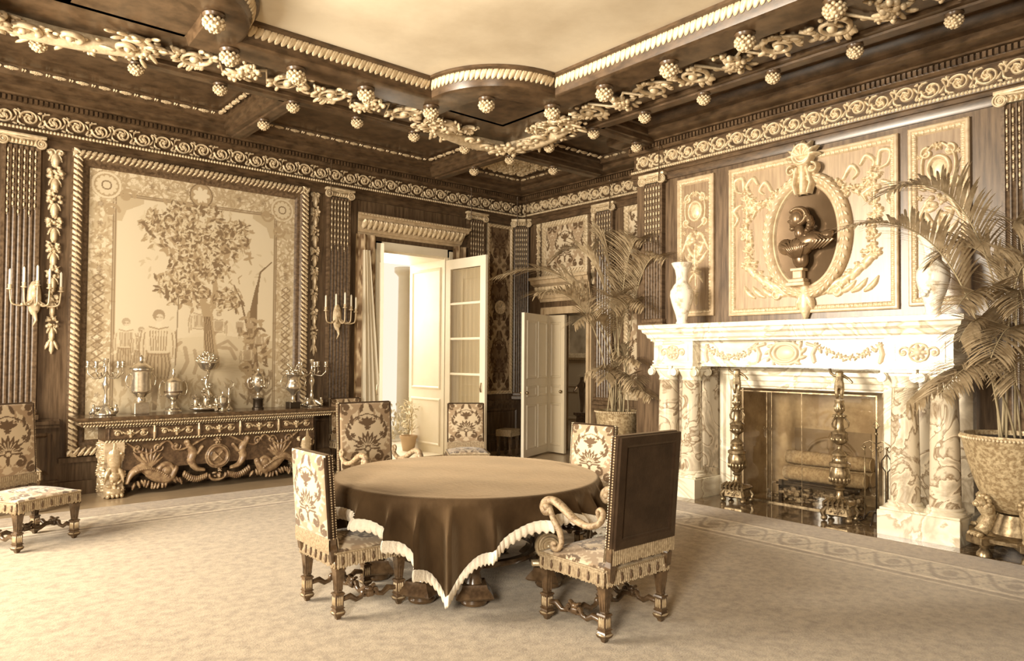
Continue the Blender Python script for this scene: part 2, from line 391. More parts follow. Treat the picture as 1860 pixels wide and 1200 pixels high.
# ---- damask pattern: dark palmette under an ogival arch of leaves, on a light silk ground
def damask(light, dark, mid):
    p = Paint(1.0, 1.3, .008, light)
    def arch():
        for sx in (-1, 1):
            pts = [(.5+sx*.5*math.sin(PI*t)**.8*(1 if t < .9 else 1), 1.3*t) for t in np.linspace(0, 1, 40)]
            p.path(pts, .035, 1)
            for t in np.linspace(.08, .92, 12):
                x = .5+sx*.5*math.sin(PI*t)**.8; p.leaf(x, 1.3*t, PI/2-sx*(PI/2-.4), .15, .09, 1, sx*.8); p.leaf(x, 1.3*t, PI/2+sx*(PI/2-.2), .11, .07, 1, -sx*.8)
    p.draw(mid, arch)
    rr = random.Random(3)
    def bits():
        for k in range(46):
            x, y = rr.uniform(.0, .5), rr.uniform(.05, 1.25)
            if abs(x-.5) < .27 and .3 < y < .8: continue
            a = rr.uniform(0, 6.3); L = rr.uniform(.05, .10)
            for q in (x, 1-x): p.leaf(q, y, a if q == x else PI-a, L, L*.45, 1, .6 if q == x else -.6)
    p.draw(mid, bits)
    def palm():
        for k in range(-5, 6): p.leaf(.5, .42, PI/2+k*.30, .30-.012*abs(k), .085, 1, k*.10)
        p.st(.5, .40, .07, 1)
        for k in range(-2, 3): p.leaf(.5, .84, PI/2+k*.5, .17, .07, 1, k*.2)
        p.ros(.5, .80, .06, 6, 1); p.leaf(.5, .2, PI/2, .2, .06, 1)
        for sx in (-1, 1):
            p.spiral(.5+sx*.2, .24, .10, 1.1, PI/2, -sx, .03, 1, .02); p.ros(.5+sx*.27, .66, .055, 6, 1); p.ros(.5+sx*.17, .98, .05, 5, 1)
            p.spiral(.5+sx*.38, 1.18, .1, 1.2, -PI/2, sx, .034, 1, .02); p.spiral(.5+sx*.4, .12, .09, 1.2, PI/2, sx, .03, 1, .02); p.leaf(.5+sx*.12, 1.1, PI/2+sx*.4, .16, .07, 1)
    p.draw(dark, palm)
    def vein():
        for k in range(-5, 6): p.path([(.5+.06*math.cos(PI/2+k*.3), .42+.06*math.sin(PI/2+k*.3)), (.5+.2*math.cos(PI/2+k*.32), .42+.2*math.sin(PI/2+k*.32))], .006, 1)
        p.ros(.5, .40, .045, 6, 1)
    p.draw(light, vein)
    p.draw(dark, lambda: [p.path([(.5+q*.10, .50), (.5+q*.30, .62), (.5+q*.36, .82), (.5+q*.22, .98), (.5, 1.06)], .010, 1) for q in (-1, 1)]+[p.leaf(.5+q*(.30+.04*math.sin(k)), .58+.07*k, PI/2-q*(.9-.1*k), .11, .05, 1, q*.5) for k in range(6) for q in (-1, 1)])
    return p
DM = damask((.60, .47, .30), (.10, .055, .028), (.24, .15, .08))
DMF = damask((.60, .49, .34), (.13, .08, .042), (.37, .265, .165))
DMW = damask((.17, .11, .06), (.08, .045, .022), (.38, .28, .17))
# ------------------------------------------------------------------ shared carved tiles
def strip_tile(name, L, wd, n, kind, h=.012, res=.004):
    r = Rel(L, wd, res)
    for k in range(n):
        x = (k+.5)*L/n; p = L/n
        if kind == 'egg': r.st(x, wd*.5, p*.36, h, wd*.42); r.st(x+p*.5, wd*.35, p*.1, h*.8, wd*.3)
        if kind == 'bead': r.st(x, wd*.5, p*.40, h, wd*.45)
        if kind == 'leaf': r.leaf(x-p*.5, wd*.05, 1.05, wd*1.1, p*.75, h, -.25); r.leaf(x-p*.2, wd*.02, 1.0, wd*.75, p*.35, h*.8, -.2)
        if kind == 'up': r.leaf(x, wd*.98, -PI/2, wd*.98, p*.95, h); r.leaf(x+p*.5, wd*.98, -PI/2, wd*.6, p*.4, h*.7)
        if kind == 'rope': r.leaf(x-p*.4, 0, .9, wd*1.25, p*.6, h)
        if kind == 'rib':
            if k % 2: r.st(x, wd*.5, p*.62, h, wd*.45); r.ros(x, wd*.5, wd*.45, 6, h*1.3); [r.leaf(x, wd*.5, q, p*.6, wd*.5, h) for q in (0, PI)]
            else: r.path([(x-p*.2, 0), (x-p*.02, wd)], .007, h); r.path([(x+p*.02, 0), (x+p*.2, wd)], .007, h)
    return r.mb().mesh(name, True)
def run_tiles(parent, me, name, mat_, L, start, end, place):
    # lay copies of a tile end to end between start and end; place(u) -> matrix
    n = max(1, round((end-start)/L)); s = (end-start)/(n*L)
    for k in range(n): mk(name, me, mat_, parent, place(start+k*L*s)@SCL(s, 1, 1))
def scroll_tile(flip):
    r = Rel(.235, .20, .0032); cy = .10; c = .1175
    r.spiral(c, cy, .090, 1.7, PI*1.0, -1, .0135, .024, .012, 0)
    for k in range(5): a = 1.2+k*1.05; r.leaf(c+.055*math.cos(a), cy+.055*math.sin(a), a-2.2, .05, .018, .022, -.9)
    r.ros(c, cy, .024, 5, .032)
    r.path([(0, .10), (.008, .05), (.035, .022), (.07, .012)], [.012, .009], .02)
    for x, y, a, l in ((.205, .03, .9, .06), (.21, .02, .1, .04), (.225, .10, 1.9, .07), (.20, .18, .1, .05), (.03, .185, 3.6, .05), (.02, .16, -1.2, .06), (.012, .03, 1.9, .05)): r.leaf(x, y, a, l, .024, .018, .6)
    for x, y in ((.226, .06), (.01, .19), (.22, .19), (.03, .012)): r.ros(x, y, .012, 5, .016)
    m = r.mb()
    if flip: m.v = [v*np.array([1, -1, 1])+np.array([0, .2, 0]) for v in m.v]; m.f = [q[::-1] for q in m.f]
    return m.mesh('scroll', True)
T_SC = [scroll_tile(0), scroll_tile(1)]
T_BEAD = strip_tile('bead_strip', .5, .035, 14, 'bead', .014)
T_EGG = strip_tile('egg_strip', .5, .05, 10, 'egg', .012)
T_LEAF = strip_tile('leaf_strip', .5, .11, 8, 'leaf', .022)
T_UP = strip_tile('acanthus_strip', .6, .17, 7, 'up', .035)
T_ROPE = strip_tile('rope_strip', .4, .03, 12, 'rope', .010, .003)
T_RIB = strip_tile('ribbon_strip', .6, .055, 6, 'rib', .014)
T_LEAFC = strip_tile('cove_leaf_strip', .5, .13, 5, 'leaf', .02)
# ================================================================== ROOM SHELL
XL, YB, CZ = -10.6, -11.7, 4.68
OX0, OX1, OZ1 = -2.95, -1.70, 3.30        # window opening in wall A
DY0, DY1, DZ1 = -1.66, -.69, 2.40         # door opening in wall B
b = MB(); b.box(XL, .6, YB, .0, -.1, 0)
FLOORW = mat('parquet border', (.34, .25, .15), .3, c2=(.46, .35, .23), scale=4, stretch=(1, 8, 1), coat=.3)
struct('floor', b, FLOORW)
b = MB(); b.box(XL, OX0, 0, .5, 0, 4.75); b.box(OX1, .5, 0, .5, 0, 4.75); b.box(OX0, OX1, 0, .5, OZ1, 4.75); struct('wall_left', b, WALN)
b = MB(); b.box(0, .5, YB, DY0, 0, 4.75); b.box(0, .5, DY1, 0, 0, 4.75); b.box(0, .5, DY0, DY1, DZ1, 4.75); struct('wall_right', b, WALN)
# chimney breast, with a fireplace recess
BX, BY0, BY1, C0 = -.88, -3.40, -8.25, -5.84
b = MB(); b.box(BX, 0, BY1, C0-.85, 0, 4.7); b.box(BX, 0, C0+.85, BY0, 0, 4.7); b.box(BX, 0, C0-.85, C0+.85, 1.34, 4.7); struct('wall_chimney_breast', b, WALN)
b = MB(); b.box(-.30, -.25, C0-.85, C0+.85, 0, 1.34); b.box(BX, -.25, C0-.86, C0-.80, 0, 1.34); b.box(BX, -.25, C0+.80, C0+.86, 0, 1.34); b.box(BX, -.25, C0-.85, C0+.85, 1.30, 1.345)
struct('wall_firebox', b, mat('hazed sooty firebrick', (.30, .22, .14), .8, c2=(.50, .40, .27), scale=5))  # brick colour lightened to hold the haze of the glass screen
# west and south walls (behind the camera) have tall openings that let the daylight in
b = MB(); b.box(XL-.3, XL, YB, .5, 4.0, 4.75); b.box(XL-.3, XL, -1.2, .5, 0, 4.0); b.box(XL-.3, XL, -8.6, -4.6, 0, 4.0); b.box(XL-.3, XL, YB, -11.1, 0, 4.0); struct('wall_west', b, WALN)
b = MB(); b.box(XL, .5, YB-.3, YB, 0, 4.75); struct('wall_south', b, WALN)
# ---- carpet
def carpet():
    p = Paint(10.6, 9.6, .03, (.50, .41, .29))
    X, Y = np.meshgrid(p.x, p.y); n = np.zeros(X.shape)
    for sc, am in ((9, .5), (23, .5)):
        g = RNG.random((int(9.6*sc/3)+2, int(10.6*sc/3)+2)); gi = (Y/9.6*(g.shape[0]-2)); gj = (X/10.6*(g.shape[1]-2)); i = gi.astype(int); j = gj.astype(int); a = gi-i; c = gj-j
        n += am*(g[i, j]*(1-a)*(1-c)+g[i+1, j]*a*(1-c)+g[i, j+1]*(1-a)*c+g[i+1, j+1]*a*c)
    return p, n, X, Y
CX1, CY1 = -1.75, -1.05        # carpet edges (towards the fireplace and towards the tapestry wall)
def build_carpet():
    nx, ny = 330, 330; x = np.linspace(-12.6, CX1, nx); y = np.linspace(-13.6, CY1, ny)
    # finer near the borders
    x = np.r_[np.linspace(-10.3, -3.4, 120), np.linspace(-3.37, CX1, 110)]; y = np.r_[np.linspace(-11.4, -2.75, 420)]; y = np.r_[y, np.linspace(-2.72, CY1, 110)]
    X, Y = np.meshgrid(x, y); Z = np.full(X.shape, .012)
    f = (np.arange(len(y)-1)[:, None]*len(x)+np.arange(len(x)-1)[None, :]).ravel(); f = np.stack([f, f+1, f+len(x)+1, f+len(x)], 1)
    me = bpy.data.meshes.new('carpet'); me.from_pydata(np.stack([X.ravel(), Y.ravel(), Z.ravel()], 1).tolist(), [], f.tolist())
    d = np.minimum(CX1-X, CY1-Y); along = np.where(CX1-X < CY1-Y, Y, X)
    c = np.zeros(X.shape+(3,)); c[:] = (.42, .335, .225)
    band = (d > .42) & (d < .98)
    ph = (along/.42) % 1; dd = (d-.42)/.56
    motif = (np.abs(np.sin(PI*ph)*.62+.18-dd) < .07) | (np.abs((1-np.sin(PI*ph))*.62+.2-dd) < .045) | (((ph-.5)**2*3+(dd-.5)**2*2) < .05)
    c[band] = (.53, .44, .31); c[band & motif] = (.31, .23, .14)
    for a, w_ in ((.42, .018), (.47, .012), (.93, .012), (.98, .018), (1.04, .012)): c[np.abs(d-a) < w_] = (.30, .22, .13) if w_ > .015 else (.72, .62, .47)
    c[d < .40] = (.38, .29, .19)
    vcol(me, c.reshape(-1, 3)); me.materials.append(CARP); o = mk('carpet', me, CARP); return o
CARP = vcmat('wool carpet', .95, .3, bump=.5); nt = CARP.node_tree
_n = nt.nodes.new('ShaderNodeTexNoise'); _n.inputs['Scale'].default_value = 14; _n.inputs['Detail'].default_value = 12; _n.inputs['Roughness'].default_value = .75
_tc = nt.nodes.new('ShaderNodeTexCoord'); nt.links.new(_tc.outputs['Object'], _n.inputs['Vector'])
_rp = nt.nodes.new('ShaderNodeValToRGB'); _rp.color_ramp.elements[0].position = .34; _rp.color_ramp.elements[0].color = (.62, .57, .5, 1); _rp.color_ramp.elements[1].position = .60; _rp.color_ramp.elements[1].color = (1.12, 1.1, 1.06, 1)
_mx = nt.nodes.new('ShaderNodeMix'); _mx.data_type = 'RGBA'; _mx.blend_type = 'MULTIPLY'; _mx.inputs[0].default_value = 1
_vc = [n for n in nt.nodes if n.type == 'VERTEX_COLOR'][0]
nt.links.new(_n.outputs['Fac'], _rp.inputs[0]); nt.links.new(_vc.outputs[0], _mx.inputs[6]); nt.links.new(_rp.outputs[0], _mx.inputs[7]); nt.links.new(_mx.outputs[2], nt.nodes['Principled BSDF'].inputs['Base Color'])
tag(build_carpet(), 'large mottled pale carpet with a scrolling patterned border', 'carpet')
b = MB(); b.bev(-1.74, -.84, C0-2.35, C0+1.95, 0, .012, .003)
tag(mk('hearth_slab', b, marble('dark polished hearth', (.10, .065, .035), (.34, .25, .15), 4, .08)), 'dark polished stone slab on the floor before the fireplace', 'hearth')
# ---- ceiling: painted sky panel inside a coffered border
def ceil_mat():
    m = mat('painted sky canvas', (.70, .61, .46), .8, c2=(.46, .37, .25), scale=.6, detail=10, mix=(.42, .72)); return m
RX0, RX1, RY1, RR = -6.30, -3.36, -3.36, .95      # painting rectangle; corner circles of radius RR
def arc(cx, cy, r, a0, a1, n=16): return [(cx+r*math.cos(a0+(a1-a0)*k/n), cy+r*math.sin(a0+(a1-a0)*k/n)) for k in range(n+1)]
RXL = -7.22; RYS = -8.34
def ring_path(g=0):
    R = RR; return (arc(RXL, RY1, R, -PI/2, 0) + arc(RX1, RY1, R, PI, 1.5*PI) + arc(RX1, RYS, R, PI/2, PI) + arc(RXL, RYS, R, 0, PI/2))
b = MB(); b.box(XL, .5, YB, .5, 4.78, 4.9); CEIL = struct('ceiling', b, WALNH)
P = ring_path(0); b = MB(); v = [(x, y, CZ) for x, y in P]; b.add(v, [tuple(range(len(v)-1, -1, -1))])
mk('painted_sky', b, ceil_mat(), CEIL)
# inner beam ring that frames the painting
prof = [(-.02, CZ+.03), (-.02, CZ-.03), (.03, CZ-.05), (.05, CZ-.16), (.06, CZ-.20), (.10, CZ-.22), (.42, CZ-.22), (.44, CZ-.14), (.47, CZ-.10), (.47, CZ+.09), (-.02, CZ+.09)]
prof = [(-o, u) for o, u in prof]
b = MB(); b.sweep(prof, P, True); t1 = struct('trim_1', b, WALNH, smooth=math.radians(35))
# leaf moulding that follows the ring: leaves built along the path
def leafband(path, z0, out, wd, step, tilt, hgt=.018):
    m = MB(); P_ = np.array(path); d = np.r_[0, np.cumsum(np.hypot(*np.diff(P_, axis=0).T))]
    n = int(d[-1]/step)
    for k in range(n):
        s_ = (k+.5)*step; x = np.interp(s_, d, P_[:, 0]); y = np.interp(s_, d, P_[:, 1]); i = min(np.searchsorted(d, s_), len(P_)-1)
        t = P_[i]-P_[i-1]; t = t/np.hypot(*t); nrm = np.array([-t[1], t[0]])       # towards the wall side
        for (du, L, w_) in ((-.25, wd, step*.42), (.25, wd*.9, step*.36)):
            c = (x+t[0]*du*step+nrm[0]*out, y+t[1]*du*step+nrm[1]*out, z0)
            M = basis((t[0], t[1], 0), (nrm[0]*math.sin(tilt), nrm[1]*math.sin(tilt), -math.cos(tilt)), (-nrm[0]*math.cos(tilt), -nrm[1]*math.cos(tilt), -math.sin(tilt)), c)
            m.ball((0, L*.5, .004), (w_, L*.52, hgt), 8, 6, M@RZ(.55 if du < 0 else .35))
    return m
mk('leaf_moulding', leafband(P+P[:1], CZ-.03, .015, .13, .062, .30, .012), GILT, t1, smooth=True)
# ---- coffer grid: main beams at 2.08 m from the walls with bays of 0.8 m
BZ = 4.52
def beam(nm, x0, x1, y0, y1, along):
    m = MB(); L = (x0, x1) if along == 'x' else (y0, y1); c = (y0+y1)/2 if along == 'x' else (x0+x1)/2; w_ = abs(y1-y0)/2 if along == 'x' else abs(x1-x0)/2
    pr = [(-w_, 4.80), (-w_, 4.70), (-w_+.025, 4.685), (-w_+.025, 4.60), (-w_+.05, 4.585), (-w_+.05, BZ), (-.055, BZ), (-.045, BZ-.018), (.045, BZ-.018), (.055, BZ), (w_-.05, BZ), (w_-.05, 4.585), (w_-.025, 4.60), (w_-.025, 4.685), (w_, 4.70), (w_, 4.80)]
    if along == 'x': m.prism([(c+p, q) for p, q in pr], *L)
    else: m.add([(c+p, L[0], q) for p, q in pr]+[(c+p, L[1], q) for p, q in pr], [(i, (i+1) % 16, 16+(i+1) % 16, 16+i) for i in range(16)]+[tuple(range(15, -1, -1)), tuple(range(16, 32))])
    return m
GX = -2.09
b = beam('b', -10.3, -.3, GX-.17, GX+.17, 'x'); b.merge(beam('b', GX-.17, GX+.17, -11.5, -.3, 'y')); b.merge(beam('b', -8.52-.17, -8.52+.17, -11.5, -.3, 'y')); b.merge(beam('b', -10.3, -.9, -9.61-.17, -9.61+.17, 'x')); t2 = struct('trim_2', b, WALNH)
CROSS_A = [-5.31]; CROSS_B = [-3.68]
for x in CROSS_A: t2b = mk('cross_beam', beam('b', x-.17, x+.17, GX, -.3, 'y'), WALNH, t2)
for y in CROSS_B: mk('cross_beam', beam('b', GX, -.3, y-.17, y+.17, 'x'), WALNH, t2)
# pine-cone pendants
def pendant():
    m = MB(); m.lathe([(.0, 0), (.085, 0), (.09, -.012), (.075, -.022), (.078, -.032), (.062, -.04), (.05, -.05), (.055, -.056)][::-1], 16); return m
def cone(s=1):
    m = MB(); m.ball((0, 0, -.10*s), (.072*s, .072*s, .062*s), 12, 8)
    for j, (zz, r) in enumerate(((-.06, .070), (-.085, .076), (-.11, .070), (-.135, .052), (-.155, .028))):
        n = 9 if r > .06 else 6
        for i in range(n):
            a = 2*PI*(i+.5*(j % 2))/n; m.ball((r*s*math.cos(a), r*s*math.sin(a), zz*s), (.019*s, .019*s, .02*s), 6, 4)
    return m
PS = .82
PME, CME = pendant().mesh('pendant_base', True), cone().mesh('pine_cone', True)
def put_pendant(x, y, z, par, s=1):
    o = mk('pendant', PME, WALNH, par, T(x, y, z)@SCL(s*PS, s*PS, s*PS*.85)); mk('pine_cone', CME, GILT, o, Matrix())
for k in range(0, 11): put_pendant(GX-.803*k, GX, BZ-.018, t2)
for k in range(1, 9): put_pendant(GX, GX-.803*k, BZ-.018, t2)
for x in [GX]+CROSS_A[:1]: put_pendant(x, -1.26, BZ-.018, t2)
put_pendant(-1.24, GX, BZ-.018, t2); put_pendant(-1.24, -3.68, BZ-.018, t2)
RZp = CZ-.22
for x, y in ((-3.82, -3.72), (-4.13, -3.11), (-3.12, -4.02), (-4.95, -3.11), (-5.72, -3.11), (-6.36, -3.11), (-6.70, -3.72), (-3.12, -4.80), (-3.12, -5.62), (-3.12, -6.42), (-3.12, -7.2), (-3.12, -8.0)): put_pendant(x, y, RZp, t1, 1.25)
# coffer panels: ribbon mouldings around each coffer
def coffer(x0, x1, y0, y1, rel=None):
    m = MB(); 
    for (a, c_, d, e) in ((x0, y0, x1, y0), (x1, y0, x1, y1), (x1, y1, x0, y1), (x0, y1, x0, y0)):
        L = math.hypot(d-a, e-c_); an = math.atan2(e-c_, d-a); n = max(1, round(L/.6)); s_ = L/n/.6
        for k in range(n):
            mk('ribbon_moulding', T_RIB, GILT, t2, basis((math.cos(an), math.sin(an), 0), (math.sin(an)*.85, -math.cos(an)*.85, -.5), (-math.sin(an)*.5, math.cos(an)*.5, -.85), (a+math.cos(an)*k*L/n, c_+math.sin(an)*k*L/n, 4.755))@SCL(s_, 1, 1))
CW = .27
ED = -.42
coffer(GX+CW, ED, GX+CW, ED); coffer(-5.31+CW, GX-CW, GX+CW, ED); coffer(-8.52+CW, -5.31-CW, GX+CW, ED); coffer(GX+CW, ED, -3.68+CW, GX-CW)
# carved corner coffer
r = Rel(1.2, 1.2, .012)
for i in range(9):
    for j in range(9): r.ros(.1+i*.125+RNG.uniform(-.02, .02), .1+j*.125+RNG.uniform(-.02, .02), .06, 5, .04); r.leaf(.1+i*.125, .1+j*.125, RNG.uniform(0, 6.3), .1, .05, .05)
mk('carved_panel', r.mb(cx=.6, cy=.6), GILT, t2, MC((GX+ED)/2+.07, (GX+ED)/2+.07, 4.76), True)
# carved openwork between the ring and the main beam
def fol(m, c, d, L, wd, th=.02):
    # one fleshy leaf: an ellipsoid along direction d (angle in plan), lifted by th
    m.ball((L*.5, 0, 0), (L*.5, wd, th), 8, 5, T(*c)@RZ(d)@RY(-.25))
def openwork():
    m = MB(); R = random.Random(9)
    for k, x in enumerate((.27, .8, 1.33)):
        if k == 1:
            for q in range(26): m.ball((x+R.gauss(0, .08), R.gauss(0, .08), R.uniform(.04, .09)), R.uniform(.018, .04), 7, 5)
            for q in range(14): fol(m, (x+R.gauss(0, .08), R.gauss(0, .07), .04), R.uniform(0, 6.3), R.uniform(.1, .18), .03)
        else:
            d = 1 if k else -1; pts = [(x+(.17*(1-j/36)+.012)*math.cos(d*j*.27+1), (.17*(1-j/36)+.012)*math.sin(d*j*.27+1), .035) for j in range(37)]; m.tube(pts, [.028, .014], 7); m.ball((x, 0, .05), (.05, .05, .035))
            for q in range(20): a = R.uniform(0, 6.3); fol(m, (x+.15*math.cos(a), .15*math.sin(a), .035), a+R.uniform(-1, 1), R.uniform(.07, .13), .024)
    for j in range(26): x = R.uniform(0, 1.6); fol(m, (x, R.uniform(-.19, .19), .02), R.uniform(0, 6.3), R.uniform(.07, .14), .022)
    m.tube([(0, .1, .03), (.15, -.12, .03), (.45, .16, .03), (.62, -.12, .03), (1.0, .14, .03), (1.15, -.14, .03), (1.45, .14, .03), (1.6, 0, .03)], .018, 6)
    return m.mesh('openwork', True)
OPW = openwork()
for k in range(2): mk('carved_scrollwork', OPW, GILT, t1, MC(-6.75+1.42*k, -2.58, 4.545, 0)@SCL(.88, 1.15, 1))
for k in range(3): mk('carved_scrollwork', OPW, GILT, t1, MC(-2.58, -3.85-1.42*k, 4.545, -PI/2)@SCL(.88, 1.15, 1))
mk('carved_scrollwork', OPW, GILT, t1, MC(-3.85, -2.58, 4.545, 0)@SCL(.45, .8, 1)); mk('carved_scrollwork', OPW, GILT, t1, MC(-2.58, -3.05, 4.545, -PI/2)@SCL(.45, .8, 1))
# great corner cartouches with paired dolphins of foliage
def cart():
    m = MB(); R = random.Random(5)
    for sx in (-1, 1):
        P_ = [(.06, .10), (.22, .16), (.45, .34), (.66, .60), (.82, .86), (.86, 1.02), (.74, 1.12), (.60, 1.06), (.62, .96)]
        P_ = np.array([(sx*a, b_, .05) for a, b_ in P_]); t = np.linspace(0, 1, 50); Q = np.stack([np.interp(t, np.linspace(0, 1, len(P_)), P_[:, i]) for i in range(3)], 1)
        for _ in range(3): Q[1:-1] = (Q[:-2]+2*Q[1:-1]+Q[2:])/4
        m.tube(Q, [.07, .10, .085, .06, .05, .03], 10)
        for k in range(70):
            q = Q[R.randrange(2, 46)]; a = R.uniform(0, 2*PI); o = R.uniform(.03, .15); fol(m, (q[0]+o*math.cos(a), q[1]+o*math.sin(a), R.uniform(.02, .10)), a+R.uniform(-.7, .7), R.uniform(.08, .17), R.uniform(.02, .035), .016)
        for k in range(40):
            q = Q[R.randrange(4, 40)]; a = R.uniform(0, 2*PI); o = R.uniform(.0, .14); m.ball((q[0]+o*math.cos(a), q[1]+o*math.sin(a), R.uniform(.06, .12)), R.uniform(.015, .03), 7, 5)
        for (cx, cy, r0, d) in ((.25, .30, .12, 1), (.66, .98, .09, -1), (.42, .60, .09, 1)):
            pts = [(sx*cx+(r0*(1-k/30)+.01)*math.cos(sx*d*k*.30), cy+(r0*(1-k/30)+.01)*math.sin(sx*d*k*.30), .11) for k in range(31)]; m.tube(pts, [.030, .014], 7); m.ball((sx*cx, cy, .12), .035)
        for k in range(24): fol(m, (sx*R.uniform(.75, 1.05), R.uniform(.75, 1.25), .03), R.uniform(0, 6.3), R.uniform(.08, .15), .025)
    for k in range(30): m.ball((R.gauss(0, .09), .16+R.gauss(0, .07), R.uniform(.08, .16)), R.uniform(.02, .045), 8, 6)
    for k in range(-3, 4): fol(m, (0, .08, .08), PI/2+k*.45, .28, .05, .03)
    return m.mesh('corner_cartouche', True)
CART = cart()
b = MB(); b.box(-8.35, -2.24, -2.95, -2.24, 4.55, 4.64); b.box(-2.95, -2.24, -9.45, -2.95, 4.55, 4.64); b.box(-3.9, -2.9, -3.9, -2.9, 4.55, 4.64); b.box(-8.36, -6.7, -3.9, -2.9, 4.55, 4.64); b.box(-8.36, -7.6, -9.45, -2.9, 4.55, 4.64); mk('soffit_board', b, WALNH, t1)
def cpl(x, y, a): mk('corner_cartouche', CART, GILT, t1, MC(x, y, 4.55, a))
# local +y of the relief points from the beam corner towards the middle of the room
cpl(-2.36, -2.36, -PI/4); cpl(-8.25, -2.36, PI/4)
# ================================================================== ENTABLATURE (cornice, dentils, scroll frieze, bead)
ENT = [(.0, 0), (-.0, 1)]
def entab(nm, path):
    # out positive = into the room. path travels so that the room is on the right-hand side
    pr = [(0, 4.03), (.03, 4.03), (.04, 4.06), (.04, 4.12), (.055, 4.125), (.055, 4.165), (.075, 4.175), (.085, 4.20), (.085, 4.215), (.03, 4.235), (.03, 4.435), (.07, 4.445), (.09, 4.47), (.09, 4.535), (.14, 4.545), (.15, 4.56),
          (.20, 4.575), (.27, 4.585), (.30, 4.60), (.30, 4.66), (.36, 4.68), (.40, 4.73), (.42, 4.79), (0, 4.79)]
    b = MB(); b.sweep(pr, path); return struct(nm, b, WALNH, smooth=math.radians(30))
P_A = [(XL, 0), (0, 0), (0, BY0), (BX, BY0), (BX, BY1), (0, BY1), (0, YB)]
t3 = entab('trim_3', P_A)
# scroll frieze, bead rows, dentils on each visible run
def A_run(me, name, L, x0, x1, z, off, m=GILT): run_tiles(t3, me, name, m, L, x0, x1, lambda u: MA(u, z, off))
def B_run(me, name, L, y0, y1, z, X, m=GILT): run_tiles(t3, me, name, m, L, -y0, -y1, lambda u: MBk(-u, z, X))
def frieze(place, a, c, L=.235):
    n = max(1, round((c-a)/L)); s_ = (c-a)/(n*L)
    for k in range(n): mk('frieze_scroll', T_SC[k % 2], GILT, t3, place(a+k*L*s_)@SCL(s_, .95, 1))
frieze(lambda u: MA(u, 4.235, .03), -8.6, -.06); frieze(lambda u: MBk(-u, 4.235, -.03), .06, 3.36); frieze(lambda u: MBk(-u, 4.235, BX-.03), 3.42, 8.22)
A_run(T_BEAD, 'bead_row', .5, -8.6, -.06, 4.18, .085); B_run(T_BEAD, 'bead_row', .5, -.08, -3.36, 4.18, -.085); B_run(T_BEAD, 'bead_row', .5, -3.36, -8.2, 4.18, BX-.085)
def dentils(place, a, c):
    m = MB(); n = int((c-a)/.05)
    for k in range(n): m.box(a+k*.05, a+k*.05+.03, 0, .055, 0, .035)
    mk('dentil_row', m, WALNH, t3, place)
dentils(MA(0, 4.478, .09), -8.6, -.1); dentils(MBk(0, 4.478, -.09), .1, 3.3); dentils(MBk(0, 4.478, BX-.09), 3.35, 8.2)
# ---- pilasters
def volute(m, x, y, z, r, M):
    pts = []
    for k in range(46):
        t = k/45; a = PI/2+t*2.3*2*PI; q = r*(1-t)+r*.12; pts.append((x+q*math.cos(a), y+q*math.sin(a), z))
    m.tube(pts, [r*.17, r*.10], 6, M); m.ball((x, y, z), (r*.26, r*.26, r*.2), 8, 5, M)
    m.lathe([(r*1.02, -r*.5), (r*1.05, 0), (r*.9, r*.06)], 20, M@T(x, y, z-.01))
def capital_mb(w):
    m = MB(); I = Matrix()
    m.bev(-w/2-.05, w/2+.05, .10, .135, 0, .12, .006); m.bev(-w/2-.02, w/2+.02, .02, .10, 0, .075)
    for sx in (-1, 1): volute(m, sx*(w/2+.0), .045, .105, .055, I)
    m.tube([(-w/2, .10, .10), (0, .085, .10), (w/2, .10, .10)], .012, 6)
    r = Rel(w*.8, .07, .005)
    n = max(3, int(w/.045))
    for k in range(n): r.st((k+.5)*w*.8/n, .03, .017, .03, .028)
    r.ros(w*.4, .05, .022, 6, .035); m.merge(r.mb(cx=w*.4), T(0, .018, .075)); return m
def husks(w, n, L):
    m = MB(); 
    for k in range(n):
        x = (k-(n-1)/2)*w/n; q = int(L/.085)-(k % 2)
        for j in range(q): m.ball((x, -.05-j*.085, .012), (.011, .034, .012), 6, 4); m.ball((x, -.092-j*.085, .012), (.006, .008, .008), 5, 3)
    return m
def pilaster(parent, M, w, z0, z1, n, name='pilaster'):
    # local x right, y up (0 at floor), z out
    b = MB(); t_ = .075
    pr = [(-w/2, 0), (-w/2, t_)]
    fw = w*.86/n
    for k in range(n):
        c = (k-(n-1)/2)*fw
        pr += [(c-fw*.38, t_), (c-fw*.25, t_-.014), (c, t_-.02), (c+fw*.25, t_-.014), (c+fw*.38, t_)]
    pr += [(w/2, t_), (w/2, 0)]
    v = [(p, z0+.12, q) for p, q in pr]+[(p, z1, q) for p, q in pr]; mm = len(pr)
    b.add(v, [(i+1 if i+1 < mm else 0, i, mm+i, mm+(i+1) % mm) for i in range(mm)])
    b.bev(-w/2-.03, w/2+.03, z0, z0+.06, 0, t_+.03, .005); b.bev(-w/2-.015, w/2+.015, z0+.06, z0+.12, 0, t_+.018, .012)
    o = mk(name, b, WALN, parent, M, math.radians(30))
    mk('capital', capital_mb(w), GILT, o, T(0, z1-.005, .0), math.radians(40))
    h = husks(w*.86, n, .8); mk('husk_drops', h, GILT, o, T(0, z1-.02, t_-.012), True)
    return o
wl = bpy.data.objects['wall_left']; wr = bpy.data.objects['wall_right']; wc = bpy.data.objects['wall_chimney_breast']
PT = 4.0
for x, w in ((-7.60, .36), (-3.68, .36), (-1.10, .36)): pilaster(wl, MA(x, 0), w, .9, PT, 6)
pilaster(wr, basis((.7071, -.7071, 0), (0, 0, 1), (-.7071, -.7071, 0), (-.10, -.10, 0)), .26, .9, PT, 6)
pilaster(wr, MBk(-2.05, 0), .38, .9, PT, 6)
